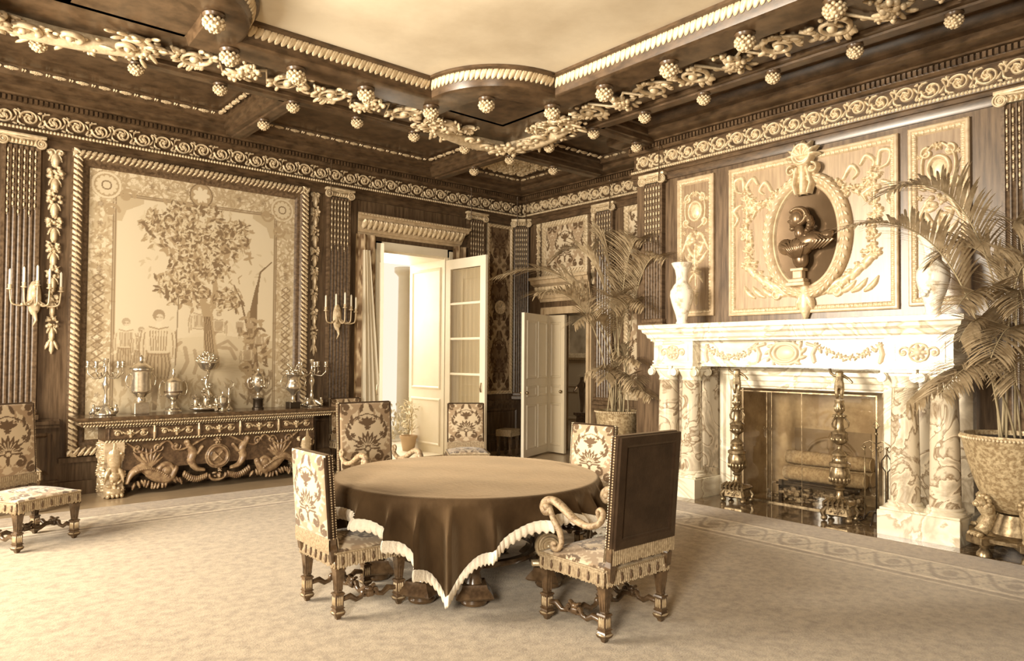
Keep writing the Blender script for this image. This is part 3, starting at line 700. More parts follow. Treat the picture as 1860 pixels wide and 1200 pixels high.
pilaster(wc, MBk(-3.72, 0, BX), .32, 2.06, PT, 6); pilaster(wc, MBk(-7.90, 0, BX), .34, .9, PT, 6)
# thin rods that hang from the cornice in front of the capitals
b = MB()
for x, y in ((-1.29, -.16), (-3.90, -.16), (-.30, -.15), (-.15, -.32), (-2.26, -.14)): pass
def rod(M):
    m = MB(); m.tube([(0, 4.0, 0), (0, 4.25, 0), (0, 4.52, 0)], .008, 6); m.ball((0, 4.3, 0), .014, 6, 4); m.ball((0, 4.45, 0), .014, 6, 4); return mk('thin_rod', m, WALNH, t3, M)
for M in (MA(-3.86, 0, .14), MA(-1.28, 0, .14), MA(-.26, 0, .16), MBk(-.26, 0, -.14), MBk(-2.24, 0, -.14), MBk(-3.88, 0, BX-.14)): rod(M)
# ---- dado, baseboards and wall panelling
b = MB()
def dado(m, a, c, M):
    m.box(a, c, 0, .16, 0, .04, M); m.box(a, c, .16, .19, 0, .025, M); m.box(a, c, .80, .84, 0, .05, M); m.box(a, c, .84, .88, 0, .07, M); m.box(a, c, .88, .90, 0, .045, M)
    n = max(1, int((c-a)/1.1)); L = (c-a)/n
    for k in range(n): m.frame(a+k*L+.08, a+(k+1)*L-.08, .26, .74, [(0, 0), (.0, .02), (.03, .025), (.05, .005)], M)
dado(b, XL, -7.18, MA(0, 0)); dado(b, -4.10, OX0-.25, MA(0, 0)); b.box(-7.18, -4.10, 0, .16, 0, .04, MA(0, 0)); b.box(-7.18, -4.10, .38, .44, 0, .04, MA(0, 0)); dado(b, OX1+.25, -.02, MA(0, 0)); o = struct('baseboard_left', b, WALN)
b = MB(); dado(b, .02, -DY1-.13, MBk(0, 0)); dado(b, -DY0+.13, -BY0, MBk(0, 0)); dado(b, -BY1, 11.7, MBk(0, 0)); struct('baseboard_right', b, WALN)
# ---- frame helper: moulded panels with beads
def moulded(parent, M, w0, w1, h0, h1, wood=MAHO, egg=True, nm='panel_moulding'):
    b = MB(); b.frame(w0, w1, h0, h1, [(0, 0), (0, .035), (.012, .045), (.03, .045), (.05, .03), (.07, .028), (.085, .008)]); o = mk(nm, b, wood, parent, M, math.radians(30))
    for (x, y, a, L) in ((w0, h0+.02, 0, w1-w0), (w1-.02, h0, PI/2, h1-h0), (w1, h1-.02, PI, w1-w0), (w0+.02, h1, -PI/2, h1-h0)):
        n = max(1, round(L/.5)); s_ = L/n/.5
        for k in range(n): mk('egg_moulding', T_EGG, GILT, o, T(x, y, .03)@RZ(a)@T(k*L/n, .012, 0)@SCL(s_, .9, 1))
    return o
# ================================================================== WALL A : tapestry in its carved frame
tap = thing('framed_tapestry', 'huge framed tapestry of a tree and figures above the carved sideboard', 'tapestry', (-5.64, -.01, .45))
TX0, TX1, TZ0, TZ1 = -7.11, -4.17, .45, 4.07
tw, th = TX1-TX0, TZ1-TZ0
FM = MA(-tw/2, 0)     # local origin relative to the empty (bottom left)
b = MB(); b.frame(0, tw, 0, th, [(0, 0), (0, .05), (.02, .085), (.06, .10), (.10, .085), (.125, .05), (.15, .045), (.19, .012)]); fr = mk('frame', b, WALN, tap, FM, math.radians(30))
for (x, y, a, L) in ((0, .01, 0, tw), (tw-.01, 0, PI/2, th), (tw, th-.01, PI, tw), (.01, th, -PI/2, th)):
    n = round(L/.5); s_ = L/n/.5
    for k in range(n): mk('leaf_moulding', T_LEAF, GILT, fr, T(x, y, .078)@RZ(a)@T(k*L/n, .0, 0)@SCL(s_, .9, 1.2))
def tapestry():
    w_, h_ = tw-.30, th-.30; p = Paint(w_, h_, .008, (.62, .52, .36))
    c0 = (.70, .60, .43); mid = (.40, .30, .18); dk = (.22, .15, .085); lt = (.64, .545, .39)
    p.poly([(.0, 0), (w_, 0), (w_, h_), (0, h_)], (.50, .40, .26))
    # woven border, full of small flowers
    def bd():
        for k in range(1500):
            e = k % 4; u = RNG.random(); d = RNG.uniform(.02, .30)
            x, y = ((u*w_, d), (u*w_, h_-d), (d, u*h_), (w_-d, u*h_))[e]; (p.ros if k % 3 else p.st)(x, y, RNG.uniform(.012, .03), *( (5, 1) if k % 3 else (1,)))
    p.draw((.66, .56, .40), bd)
    def bd2():
        for k in range(1100):
            e = k % 4; u = RNG.random(); d = RNG.uniform(.03, .29)
            x, y = ((u*w_, d), (u*w_, h_-d), (d, u*h_), (w_-d, u*h_))[e]; p.leaf(x, y, RNG.uniform(0, 6.3), .06, .025, 1)
    p.draw(mid, bd2, .85)
    p.draw(dk, lambda: [p.ros(*((RNG.random()*w_, RNG.choice([.16, h_-.16])) if k % 2 else (RNG.choice([.16, w_-.16]), RNG.random()*h_)), .035, 5, 1) for k in range(60)], .6)
    def lines():
        for g in (.015, .30, .325): p.path([(g, g), (w_-g, g), (w_-g, h_-g), (g, h_-g), (g, g)], .006, 1, False)
        for k in range(14):
            for x in (.15, w_-.15): y = .8+k*.09; p.path([(x-.06, y), (x, y+.045), (x+.06, y), (x, y-.045), (x-.06, y)], .005, 1, False)
    p.draw(dk, lines, .8)
    # field with scooped corners
    g = .34; f = [(g, g), (w_-g, g), (w_-g, h_-g-.3), (w_-g-.05, h_-g-.3), (w_-g-.1, h_-g-.16), (w_-g-.3, h_-g-.05), (w_-g-.3, h_-g), (g+.3, h_-g), (g+.3, h_-g-.05), (g+.1, h_-g-.16), (g+.05, h_-g-.3), (g, h_-g-.3)]
    p.poly(f, lt)
    p.poly([(g, g), (w_-g, g), (w_-g, 1.25), (w_*.6, 1.32), (g, 1.18)], (.55, .455, .31))
    for k in range(40):
        y = g+.02+k*.02; x = RNG.uniform(g, w_-g-.5); p.draw((.50, .41, .27), lambda: p.path([(x, y), (x+.2, y+.02), (x+RNG.uniform(.3, .5), y)], .006, 1), .45)
    for cx, cy in ((.22, h_-.22), (w_-.22, h_-.22)):
        p.draw(mid, lambda: p.st(cx, cy, .17, 1)); p.draw((.64, .54, .38), lambda: p.ring(cx, cy, .15, .15, .014, 1)); p.draw((.62, .52, .36), lambda: p.ros(cx, cy, .12, 12, 1)); p.draw(dk, lambda: p.ring(cx, cy, .05, .05, .008, 1))
        sx = 1 if cx < 1 else -1
        p.draw(mid, lambda: (p.spiral(cx+sx*.22, cy-.1, .09, 1.2, 0, sx, .02, 1, .02), p.spiral(cx+sx*.05, cy-.3, .09, 1.2, 0, sx, .02, 1, .02)))
    p.draw(mid, lambda: p.st(w_/2, h_-.18, .14, 1, .15)); p.draw((.68, .58, .42), lambda: p.ros(w_/2, h_-.18, .11, 7, 1)); p.draw(dk, lambda: p.ring(w_/2, h_-.18, .14, .15, .008, 1))
    # big oak
    tx = w_*.515
    p.draw(mid, lambda: (p.path([(tx+.13, .95), (tx+.10, 1.25), (tx+.06, 1.6), (tx-.10, 2.0), (tx-.12, 2.6), (tx-.05, 3.0)], [.10, .075, .055, .04, .03, .02], 1), p.path([(tx+.06, 1.55), (tx+.16, 1.9), (tx+.1, 2.3), (tx+.22, 2.7)], [.045, .03, .02], 1), p.path([(tx+.0, 1.7), (tx-.3, 1.95), (tx-.45, 2.1)], [.03, .015], 1), p.path([(tx-.1, 2.4), (tx-.4, 2.65)], [.02, .01], 1), p.path([(tx+.1, 2.3), (tx+.42, 2.55)], [.02, .01], 1)))
    cl = [(-.12, 2.95, .30), (-.38, 2.62, .30), (.0, 2.55, .28), (.32, 2.55, .26), (-.15, 2.25, .26), (.14, 2.2, .2), (-.36, 1.95, .2), (-.18, 1.85, .24), (.32, 1.78, .17), (.44, 2.75, .15), (-.62, 2.72, .13)]
    def lv(n, s):
        for cx, cy, R in cl:
            for k in range(int(n*R/.28*1.9)):
                a = RNG.uniform(0, 6.3); r = R*math.sqrt(RNG.random()); p.leaf(tx+cx+r*math.cos(a)*1.15, min(cy+r*math.sin(a)*.8, h_-.36), RNG.uniform(0, 6.3), s, s*.5, 1)
    p.draw((.50, .40, .26), lambda: [p.leaf(tx+RNG.normal(-.05, .42), min(RNG.normal(2.35, .38), h_-.38), RNG.uniform(0, 6.3), .06, .03, 1) for k in range(150)], .7); p.draw(mid, lambda: lv(34, .085)); p.draw(dk, lambda: lv(26, .07)); p.draw((.60, .50, .34), lambda: lv(22, .05)); p.draw(mid, lambda: lv(8, .045))
    # ivy-grown trunk on the right with a thin arched branch
    rx = w_-.62
    p.draw(dk, lambda: (p.path([(rx+.05, .62), (rx, 1.0), (rx, 1.5), (rx+.06, 2.0)], [.10, .08, .06, .02], 1), p.path([(rx+.05, 1.9), (rx+.1, 2.2), (rx+.26, 2.35)], [.02, .006], 1), p.path([(rx-.05, 1.35), (rx-.16, 1.8), (rx-.26, 2.0)], [.018, .006], 1)))
    p.draw(mid, lambda: [p.leaf(rx+RNG.uniform(-.12, .22), RNG.uniform(.7, 1.6), RNG.uniform(0, 6.3), .10, .05, 1) for k in range(60)])
    p.draw(dk, lambda: [p.leaf(rx+RNG.uniform(-.08, .25), RNG.uniform(.7, 1.45), RNG.uniform(0, 6.3), .07, .035, 1) for k in range(30)])
    p.draw(mid, lambda: [p.leaf(rx-.28+RNG.uniform(-.12, .14), RNG.uniform(1.7, 2.1), RNG.uniform(0, 3), .06, .02, 1) for k in range(14)])
    # bird
    p.draw(mid, lambda: (p.leaf(w_-.75, 2.35, .3, .14, .04, 1), p.leaf(w_-.68, 2.37, 1.4, .1, .04, 1), p.leaf(w_-.68, 2.36, -1.1, .08, .03, 1)))
    # standing youth in a slashed doublet
    fx = w_*.315; pale = (.62, .52, .36); out = (.30, .21, .12); hi = (.74, .65, .49)
    p.op = .62
    def fig(x, y, q, legs=True):
        W2 = lambda u, v: (x+u*q, y+v*q)
        if legs:
            p.poly([W2(-.10, .42), W2(.02, .42), W2(-.01, 0), W2(-.06, 0)], dk); p.poly([W2(-.02, .42), W2(.12, .42), W2(.10, .02), W2(.05, 0)], mid)
            p.poly([W2(-.15, .78), W2(.15, .78), W2(.17, .55), W2(.12, .40), W2(-.13, .40), W2(-.18, .56)], mid)
            for k in range(-3, 4): p.draw(dk, lambda: p.path([W2(k*.04, .76), W2(k*.05, .60), W2(k*.042, .42)], .007*q, 1))
        p.poly([W2(-.13, 1.12), W2(.13, 1.12), W2(.17, .98), W2(.13, .76), W2(-.13, .76), W2(-.17, .98)], pale)
        for sx in (-1, 1):
            p.poly([W2(sx*.12, 1.12), W2(sx*.21, 1.06), W2(sx*.24, .86), W2(sx*.22, .70), W2(sx*.16, .70), W2(sx*.15, .9)], pale); p.draw(out, lambda: (p.path([W2(sx*.21, 1.06), W2(sx*.24, .86), W2(sx*.22, .66)], .007*q, 1), p.path([W2(sx*.17, 1.04), W2(sx*.19, .86), W2(sx*.18, .72)], .006*q, 1))); p.draw((.68, .58, .42), lambda: p.st(x+sx*.19*q, y+.67*q, .028*q, 1))
        p.draw(out, lambda: [p.path([W2(k*.035, 1.06), W2(k*.034, .94), W2(k*.03, .80)], .007*q, 1) for k in range(-3, 4)]+[p.path([W2(-.12, 1.12), W2(0, 1.09), W2(.12, 1.12)], .008*q, 1), p.path([W2(-.14, .76), W2(0, .74), W2(.14, .76)], .009*q, 1)])
        p.draw(out, lambda: p.st(x, y+1.275*q, .078*q, 1, .082*q)); p.draw((.68, .58, .42), lambda: (p.st(x+.012*q, y+1.235*q, .048*q, 1, .062*q), p.st(x, y+1.14*q, .04*q, 1)))
        p.draw(out, lambda: (p.path([W2(-.03, 1.25), W2(-.012, 1.25)], .006*q, 1), p.path([W2(.018, 1.25), W2(.036, 1.25)], .006*q, 1)))
    # hunting company in the middle distance, a rearing horse among them
    def horse(x, y, q, sx=1):
        W2 = lambda u, v: (x+sx*u*q, y+v*q)
        p.draw(pale, lambda: (p.path([W2(-.30, .30), W2(-.12, .36), W2(.10, .34)], [.13*q, .14*q, .12*q], 1), p.path([W2(.10, .36), W2(.24, .52), W2(.30, .62)], [.09*q, .06*q], 1), p.path([W2(.28, .62), W2(.42, .52)], [.05*q, .03*q], 1)))
        p.draw(out, lambda: (p.path([W2(.12, .28), W2(.34, .26), W2(.42, .10)], .028*q, 1, False), p.path([W2(.14, .30), W2(.30, .38), W2(.44, .24)], .022*q, 1, False), p.path([W2(-.34, .26), W2(-.30, .05), W2(-.38, -.12)], .03*q, 1, False), p.path([W2(-.20, .22), W2(-.16, .02), W2(-.20, -.12)], .026*q, 1, False), p.path([W2(.08, .46), W2(.2, .60), W2(.28, .68)], .02*q, 1), p.path([W2(-.40, .34), W2(-.50, .26), W2(-.52, .08)], .025*q, 1)))
    horse(w_*.545, .92, .85); fig(w_*.50, .98, .55, False); fig(w_*.595, 1.02, .45, False); horse(w_*.20, .80, .5, -1); fig(w_*.175, .66, .62); fig(w_*.24, .72, .5); fig(w_*.70, 1.28, .2); fig(w_*.755, 1.27, .2); fig(w_*.80, .98, .3, False); fig(w_*.74, .66, .42, False)
    p.op = .8; fig(fx, .36, .93); p.draw(dk, lambda: p.path([(fx+.2, .9), (fx+.23, 1.8)], .007, 1)); p.op = 1.0
    p.draw(mid, lambda: p.path([(tx+.13, .95), (tx+.10, 1.2), (tx+.07, 1.5), (tx+.0, 1.75)], [.10, .075, .055, .04], 1)); p.draw(dk, lambda: [p.path([(tx+.16-.03*k, 1.0), (tx+.13-.03*k, 1.25), (tx+.09-.02*k, 1.55)], .006, 1) for k in range(4)])
    p.draw(mid, lambda: [p.leaf(RNG.uniform(g, w_-g-.1), RNG.uniform(g, .72), PI/2+RNG.uniform(-.9, .9), .09, .03, 1) for k in range(90)], .7)
    p.draw(dk, lambda: [p.leaf(w_-.55+RNG.uniform(-.2, .2), RNG.uniform(g, .75), PI/2+RNG.uniform(-.9, .9), .12, .04, 1) for k in range(25)], .8)
    me = bpy.data.meshes.new('tapestry_panel'); X, Y = np.meshgrid(p.x, p.y); nx, ny = p.nx, p.ny
    f = (np.arange(ny-1)[:, None]*nx+np.arange(nx-1)[None, :]).ravel(); f = np.stack([f, f+1, f+nx+1, f+nx], 1)
    me.from_pydata(np.stack([X.ravel()+.15, Y.ravel()+.15, .012+.004*np.sin(X.ravel()*2.1)], 1).tolist(), [], f.tolist()); vcol(me, p.c.reshape(-1, 3)); me.materials.append(TAPM)
    mk('woven_panel', me, TAPM, tap, FM)
tapestry()
# ---- carved garland drops on the walls
def drop(L, w, n):
    r = Rel(w, L, .006); y = L-.06; k = 0; c = w/2
    r.spiral(c-w*.2, L-.06, w*.2, 1, 0, 1, .014, .03, .01); r.spiral(c+w*.2, L-.06, w*.2, 1, PI, -1, .014, .03, .01)
    while y > .22:
        t = y/L; s_ = (.55+.45*t)
        if k % 2 == 0:
            r.st(c, y-.09, w*.20*s_, .05, .085); [r.leaf(c+q*w*.08, y-.01, -PI/2+q*.8, .10*s_, .022, .03, -q*.7) for q in (-1, 1)]
            r.spiral(c-w*.33*s_, y+.01, .022, .9, 0, 1, .008, .02, .006); r.spiral(c+w*.33*s_, y+.01, .022, .9, PI, -1, .008, .02, .006); y -= .155
        else: r.fruit(c, y-.06, w*.38*s_, .05, 20); y -= .135
        k += 1
    r.leaf(c, y, -PI/2, .15, .05, .03); r.leaf(c-.02, y, -PI/2-.4, .1, .035, .025); r.leaf(c+.02, y, -PI/2+.4, .1, .035, .025)
    return r.mb(cx=w/2).mesh('garland_drop', True)
GD = drop(2.45, .22, 0)
mk('garland_drop', GD, GILT, wl, MA(-7.27, 1.60, .01)); mk('garland_drop', GD, GILT, wl, MA(-4.04, 1.60, .01)@SCL(.8, 1, 1))
GD2 = drop(1.2, .14, 0)
for y in (-.46, -1.78): mk('garland_drop', GD2, GILT, wr, MBk(y, 2.85, -.01)@SCL(.8, 1, 1))
# ---- brocade wall panels with gilt frames
def brocade(parent, M, w, h, fw=.06, pm=DMF, s=(.5, .65), uo=.0):
    me = clothgrid('brocade', w-2*fw, h-2*fw, pm, WALL_DAM, *s, 0, .008, 0, uo); mk('brocade_panel', me, WALL_DAM, parent, M@T(0, fw, .012))
    b = MB(); b.frame(-w/2, w/2, 0, h, [(0, 0), (0, .03), (fw*.3, .045), (fw*.7, .04), (fw, .012)]); o = mk('panel_frame', b, GILTD, parent, M, math.radians(30))
    for (x, y, a, L) in ((-w/2, 0, 0, w), (w/2, 0, PI/2, h), (w/2, h, PI, w), (-w/2, h, -PI/2, h)):
        n = max(1, round(L/.5)); s_ = L/n/.5
        for k in range(n): mk('leaf_moulding', T_LEAF, GILT, o, T(x, y, .03)@RZ(a)@T(k*L/n, .002, 0)@SCL(s_, fw/.11, .8))
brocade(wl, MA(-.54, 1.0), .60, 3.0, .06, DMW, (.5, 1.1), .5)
brocade(wr, MBk(-1.11, 3.06), 1.10, .96, .10, DMF, (.62, .8), .5)
brocade(wr, MBk(-2.78, 1.0), .68, 3.02, .09, DMF, (.62, 1.1), .5)
# ---- chimney breast panels
b = MB(); b.box(-.96, .96, .02, 1.78, 0, .008, MBk(C0, 2.17, BX)); mk('lit_panel_field', b, mat('lit walnut field', (.27, .185, .11), .33, c2=(.40, .29, .175), scale=3, stretch=(9, 9, .7)), wc)  # walnut copy lightened: the light on the breast is put into its colour
for y in (-4.37, -7.19): b = MB(); b.box(-.25, .25, .02, 1.77, 0, .008, MBk(y, 2.19, BX)); mk('panel_field', b, mat('half lit walnut field', (.20, .13, .075), .33, c2=(.32, .23, .14), scale=3, stretch=(9, 9, .7)), wc)  # side fields too: walnut with some of the light in its colour
moulded(wc, MBk(C0, 2.17, BX), -.98, .98, 0, 1.80)
moulded(wc, MBk(-4.37, 2.19, BX), -.275, .275, 0, 1.79); moulded(wc, MBk(-7.19, 2.19, BX), -.275, .275, 0, 1.79)
def cartouche_panel():
    r = Rel(.46, 1.62, .005); c = .23
    r.ring(c, 1.30, .095, .12, .022, .045); r.st(c, 1.30, .07, .03, .095); r.ros(c, 1.52, .05, 6, .05)
    for sx in (-1, 1):
        X = lambda q: c+sx*q
        r.spiral(X(.10), 1.46, .06, 1.2, PI/2, -sx, .018, .05, .012); r.spiral(X(.13), 1.16, .055, 1.2, -PI/2, sx, .018, .045, .012); r.path([(X(.04), 1.54), (X(.13), 1.44), (X(.15), 1.3), (X(.12), 1.14), (X(.04), 1.08)], .016, .045)
        for t in range(4): r.leaf(X(.06+.03*t), 1.02-.05*t, -PI/2+sx*(1.0-.1*t), .12, .05, .04, -sx*.6)
        r.ros(X(.17), 1.03, .035, 5, .035); r.ros(X(.17), 1.44, .03, 5, .035)
        r.leaf(X(.02), .70, PI/2-sx*.7, .24, .06, .045, sx*.5); r.leaf(X(.02), .62, PI/2-sx*1.1, .22, .06, .045, sx*.8); r.leaf(X(.01), .50, -PI/2+sx*.9, .16, .05, .04, -sx*.6)
    r.fruit(c, .92, .12, .05, 16); r.fruit(c, .72, .10, .05, 12); r.leaf(c, .85, -PI/2, .35, .06, .05)
    r.ros(c, .52, .08, 6, .05); r.path([(c, .5), (c, .34)], .012, .03); r.fruit(c, .27, .055, .045, 10); r.leaf(c, .24, -PI/2, .16, .06, .04)
    return r.mb(cx=c).mesh('carved_cartouche', True)
CPM = cartouche_panel()
mk('carved_cartouche', CPM, GILT, wc, MBk(-4.37, 2.24, BX)); mk('carved_cartouche', CPM, GILT, wc, MBk(-7.19, 2.24, BX))
# central panel: oval laurel frame round a bronze bust on a plinth, ribbons and fruit swags
med = thing('portrait_medallion', 'oval laurel framed niche holding a dark bust, carved in the overmantel centre', 'medallion', (BX, C0, 2.17))
MM = basis((0, -1, 0), (0, 0, 1), (-1, 0, 0), (0, 0, 0))
def mid_swags():
    r = Rel(.95, 1.72, .0055)       # drawn for the right half, x=0 at the centre line; mirrored for the left
    rib = lambda pts: r.path(pts, [.020, .026, .02, .012], .03)
    rib([(.42, 1.38), (.50, 1.50), (.57, 1.42), (.52, 1.36)]); rib([(.60, 1.50), (.66, 1.58), (.74, 1.50), (.70, 1.40)]); rib([(.78, 1.46), (.80, 1.60), (.90, 1.58), (.88, 1.46), (.80, 1.42)]); rib([(.82, 1.28), (.91, 1.22), (.86, 1.12), (.90, 1.04)]); rib([(.72, 1.24), (.62, 1.18), (.66, 1.10)])
    for t in np.linspace(0, 1, 10): r.fruit(.30+.44*t, 1.36-.14*math.sin(PI*t)-.02*t+.04*t, .065, .045, 8)
    r.fruit(.74, 1.36, .08, .05, 12); r.path([(.74, 1.3), (.74, .55)], .010, .02)
    for y in (1.20, 1.05, .96, .80, .68, .55): r.fruit(.74+RNG.uniform(-.02, .02), y, .07, .045, 11)
    for q in (-1, 1): r.spiral(.74+q*.05, .88, .045, 1, PI/2, q, .014, .035, .01)
    for t in np.linspace(0, 1, 8): r.fruit(.72-.46*t, .62-.36*math.sin(t*PI/2)-.04*t, .06, .04, 8)
    for k in range(5): r.leaf(.12+.13*k, .16+.015*k*k, PI/2-.75+.1*k, .26-.02*k, .09, .045, -.9); r.leaf(.12+.13*k, .15, .1+.1*k, .2, .06, .035, .7)
    r.spiral(.34, .16, .085, 1.2, PI, -1, .022, .04, .015); r.leaf(.0, .02, PI/2, .3, .12, .05)
    return r
R_ = mid_swags(); S1 = R_.mb().mesh('fruit_swag', True); S2 = R_.mb(mx=True).mesh('fruit_swag', True)
mk('fruit_swag', S1, GILT, med, MM@T(0, .06, .01)); mk('fruit_swag', S2, GILT, med, MM@T(0, .06, .01))
def oval(m, rx, ry, prof, n=72, cy=0):
    v = []; f = []; k_ = len(prof)
    for i in range(n):
        a = 2*PI*i/n
        for o, z in prof: v.append(((rx+o)*math.cos(a), cy+(ry+o)*math.sin(a), z))
    for i in range(n):
        j = (i+1) % n
        for k in range(k_-1): f.append((i*k_+k, j*k_+k, j*k_+k+1, i*k_+k+1))
    return m.add(v, f)
b = MB(); oval(b, .40, .60, [(.115, 0), (.115, .05), (.09, .085), (.05, .10), (.01, .085), (-.01, .05), (-.03, .055), (-.045, .03)], cy=.87); of = mk('oval_frame', b, MAHO, med, MM, math.radians(40))
b = MB()
for k in range(46):
    a = 2*PI*k/46
    for q in (-1, 0, 1):
        rr = .055+q*.028; x, y = (.40+rr)*math.cos(a), .87+(.60+rr)*math.sin(a); d = math.atan2((.60)*math.cos(a), -(.40)*math.sin(a))
        b.ball((0, 0, 0), (.042, .015, .014), 6, 4, T(x, y, .092-.012*abs(q))@RZ(d+q*.45))
mk('laurel_leaves', b, GILT, of, Matrix(), True)
BRZ = mat('dark patinated bronze', (.13, .08, .042), .28, .55, c2=(.24, .16, .09), scale=5)
b = MB(); v = []; f = []; n = 48; k_ = 9
for i in range(n):
    a = 2*PI*i/n
    for k in range(k_): t = k/(k_-1); v.append((.37*t*math.cos(a), .87+.57*t*math.sin(a), .03-.02*(1-t*t)+.0))
for i in range(n):
    j = (i+1) % n
    for k in range(k_-1): f.append((i*k_+k, i*k_+k+1, j*k_+k+1, j*k_+k))
b.add(v, f); mk('niche_back', b, mat('polished niche', (.12, .075, .038), .16, .6, c2=(.17, .11, .06), scale=2), med, MM, True)
r = Rel(.40, .62, .005)
r.st(.2, .45, .13, .09, .14); r.cut(.2, .45, .07, .05); r.ring(.2, .45, .10, .11, .03, .10)
for k in range(7): a = PI*k/6; r.leaf(.2+.03*math.cos(a), .44, a, .17, .055, .10)
for sx in (-1, 1): r.spiral(.2+sx*.12, .28, .06, 1.2, PI/2, -sx, .02, .09, .012); r.path([(.2+sx*.06, .3), (.2+sx*.10, .12), (.2+sx*.07, .02)], .028, .09)
r.path([(.2, .32), (.2, .03)], .045, .08); mk('shell_crest', r.mb(cx=.2), GILT, med, MM@T(0, 1.32, .06), True)
r = Rel(.3, .42, .005); r.leaf(.15, .40, -PI/2, .38, .16, .08); [r.leaf(.15, .3, -PI/2+q*.8, .2, .07, .07, -q*.8) for q in (-1, 1)]; r.st(.15, .10, .05, .07); mk('acanthus_console', r.mb(cx=.15), GILT, med, MM@T(0, -.08, .03), True)
# the bust: head in profile to the left, long hair, draped shoulders, small stepped plinth
def skinned(name, nodes, edges, mat_, parent, M=None, sub=2):
    me = bpy.data.meshes.new(name); me.from_pydata([n[:3] for n in nodes], edges, [])
    o = bpy.data.objects.new(name, me); COL.objects.link(o); s_ = o.modifiers.new('s', 'SKIN'); me.skin_vertices[0].data[0].use_root = True
    for i, n in enumerate(nodes): rr = n[3] if len(n) > 3 else .02; me.skin_vertices[0].data[i].radius = (rr, n[4] if len(n) > 4 else rr)
    o.modifiers.new('u', 'SUBSURF').levels = sub; o.modifiers['u'].render_levels = sub
    dg = bpy.context.evaluated_depsgraph_get(); me2 = bpy.data.meshes.new_from_object(o.evaluated_get(dg)); bpy.data.objects.remove(o)
    me2.name = name; me2.materials.clear(); me2.materials.append(mat_)
    return mk(name, me2, mat_, parent, M)
def noise_disp(me, amp, sc):
    from mathutils import noise
    for v in me.vertices: v.co += v.normal*amp*noise.noise(v.co*sc)
b = MB()
b.bev(-.17, .05, .30, .34, .02, .17, .006); b.bev(-.15, .03, .34, .38, .02, .15, .006); b.bev(-.11, .0, .38, .47, .03, .13, .01); b.bev(-.13, .02, .47, .50, .02, .14, .006)
mk('bust_plinth', b, MAHO, med, MM, math.radians(30))
bz = BRZ
b = MB()
def blob(cx, cy, cz, rx, ry, rz, a=0, n=16, m=10): b.ball((0, 0, 0), (rx, ry, rz), n, m, T(cx, cy, cz)@RZ(a))
blob(-.03, .66, .09, .13, .10, .08, .25); blob(.06, .71, .085, .15, .09, .075, .15); blob(-.16, .68, .08, .08, .075, .06, -.6); blob(.19, .73, .07, .10, .055, .055, .5)
blob(-.02, .56, .085, .075, .10, .055, .15); blob(-.02, .80, .09, .052, .08, .05, .15)
blob(-.045, .93, .095, .07, .088, .06); blob(-.085, .90, .095, .035, .05, .04); blob(-.12, .91, .095, .022, .014, .016, -.3); blob(-.098, .865, .095, .022, .012, .02); blob(-.09, .84, .095, .03, .022, .028); blob(-.10, .945, .095, .02, .014, .03)
for k in range(26):
    t = k/25; a = PI*(.72-1.15*t); rr = .075; x, y = -.03+rr*math.cos(a)*1.05, .945+rr*math.sin(a)*.95
    blob(x, y, .10, .035, .022, .05, a+1.2)
for k in range(16): t = k/15; blob(.045+.03*math.sin(t*5)+.035*t, .95-.22*t, .10+.01*math.sin(k*2.1), .032, .03, .045, -1.2)
for k in range(9): b.tube([(-.18+.035*k, .74-.012*abs(k-4), .14), (-.12+.02*k, .66, .16), (-.06+.008*k, .56, .14)], [.012, .015, .008], 6)
for k in range(6): b.tube([(.08+.03*k, .78-.01*k, .13), (.13+.035*k, .70, .14), (.05+.03*k, .63, .12)], [.008, .014, .006], 6)
mk('bust', b, bz, med, MM@T(.0, -.12, 0)@T(0, .3, 0)@SCL(1.22, 1.22, 1.2)@T(0, -.3, 0)@T(0, .09, 0), True)
# ================================================================== WINDOW onto the garden, in wall A
b = MB()
for x, s_ in ((OX0, 1), (OX1, -1)):
    b.box(min(x, x+s_*.03), max(x, x+s_*.03), -.02, 1.05, 0, OZ1)
    b.box(min(x-s_*.13, x+s_*.0), max(x-s_*.13, x+s_*.0), -.05, .0, 0, OZ1+.13); b.box(min(x-s_*.10, x-s_*.03), max(x-s_*.10, x-s_*.03), -.07, -.05, 0, OZ1+.10)
    for z0, z1 in ((.15, .95), (1.1, 3.15)): b.frame(.08, .97, z0, z1, [(0, .0), (.01, .015), (.03, .02), (.05, .0)], basis((0, 1, 0), (0, 0, 1), (s_, 0, 0), (x+s_*.03, 0, 0)))
b.box(OX0-.13, OX1+.13, -.05, 0, OZ1, OZ1+.13); b.box(OX0, OX1, 0, 1.05, OZ1-.03, OZ1)
b.box(OX0, OX1, .0, 1.3, -.02, .03)
win = struct('window_1', b, CREAM)
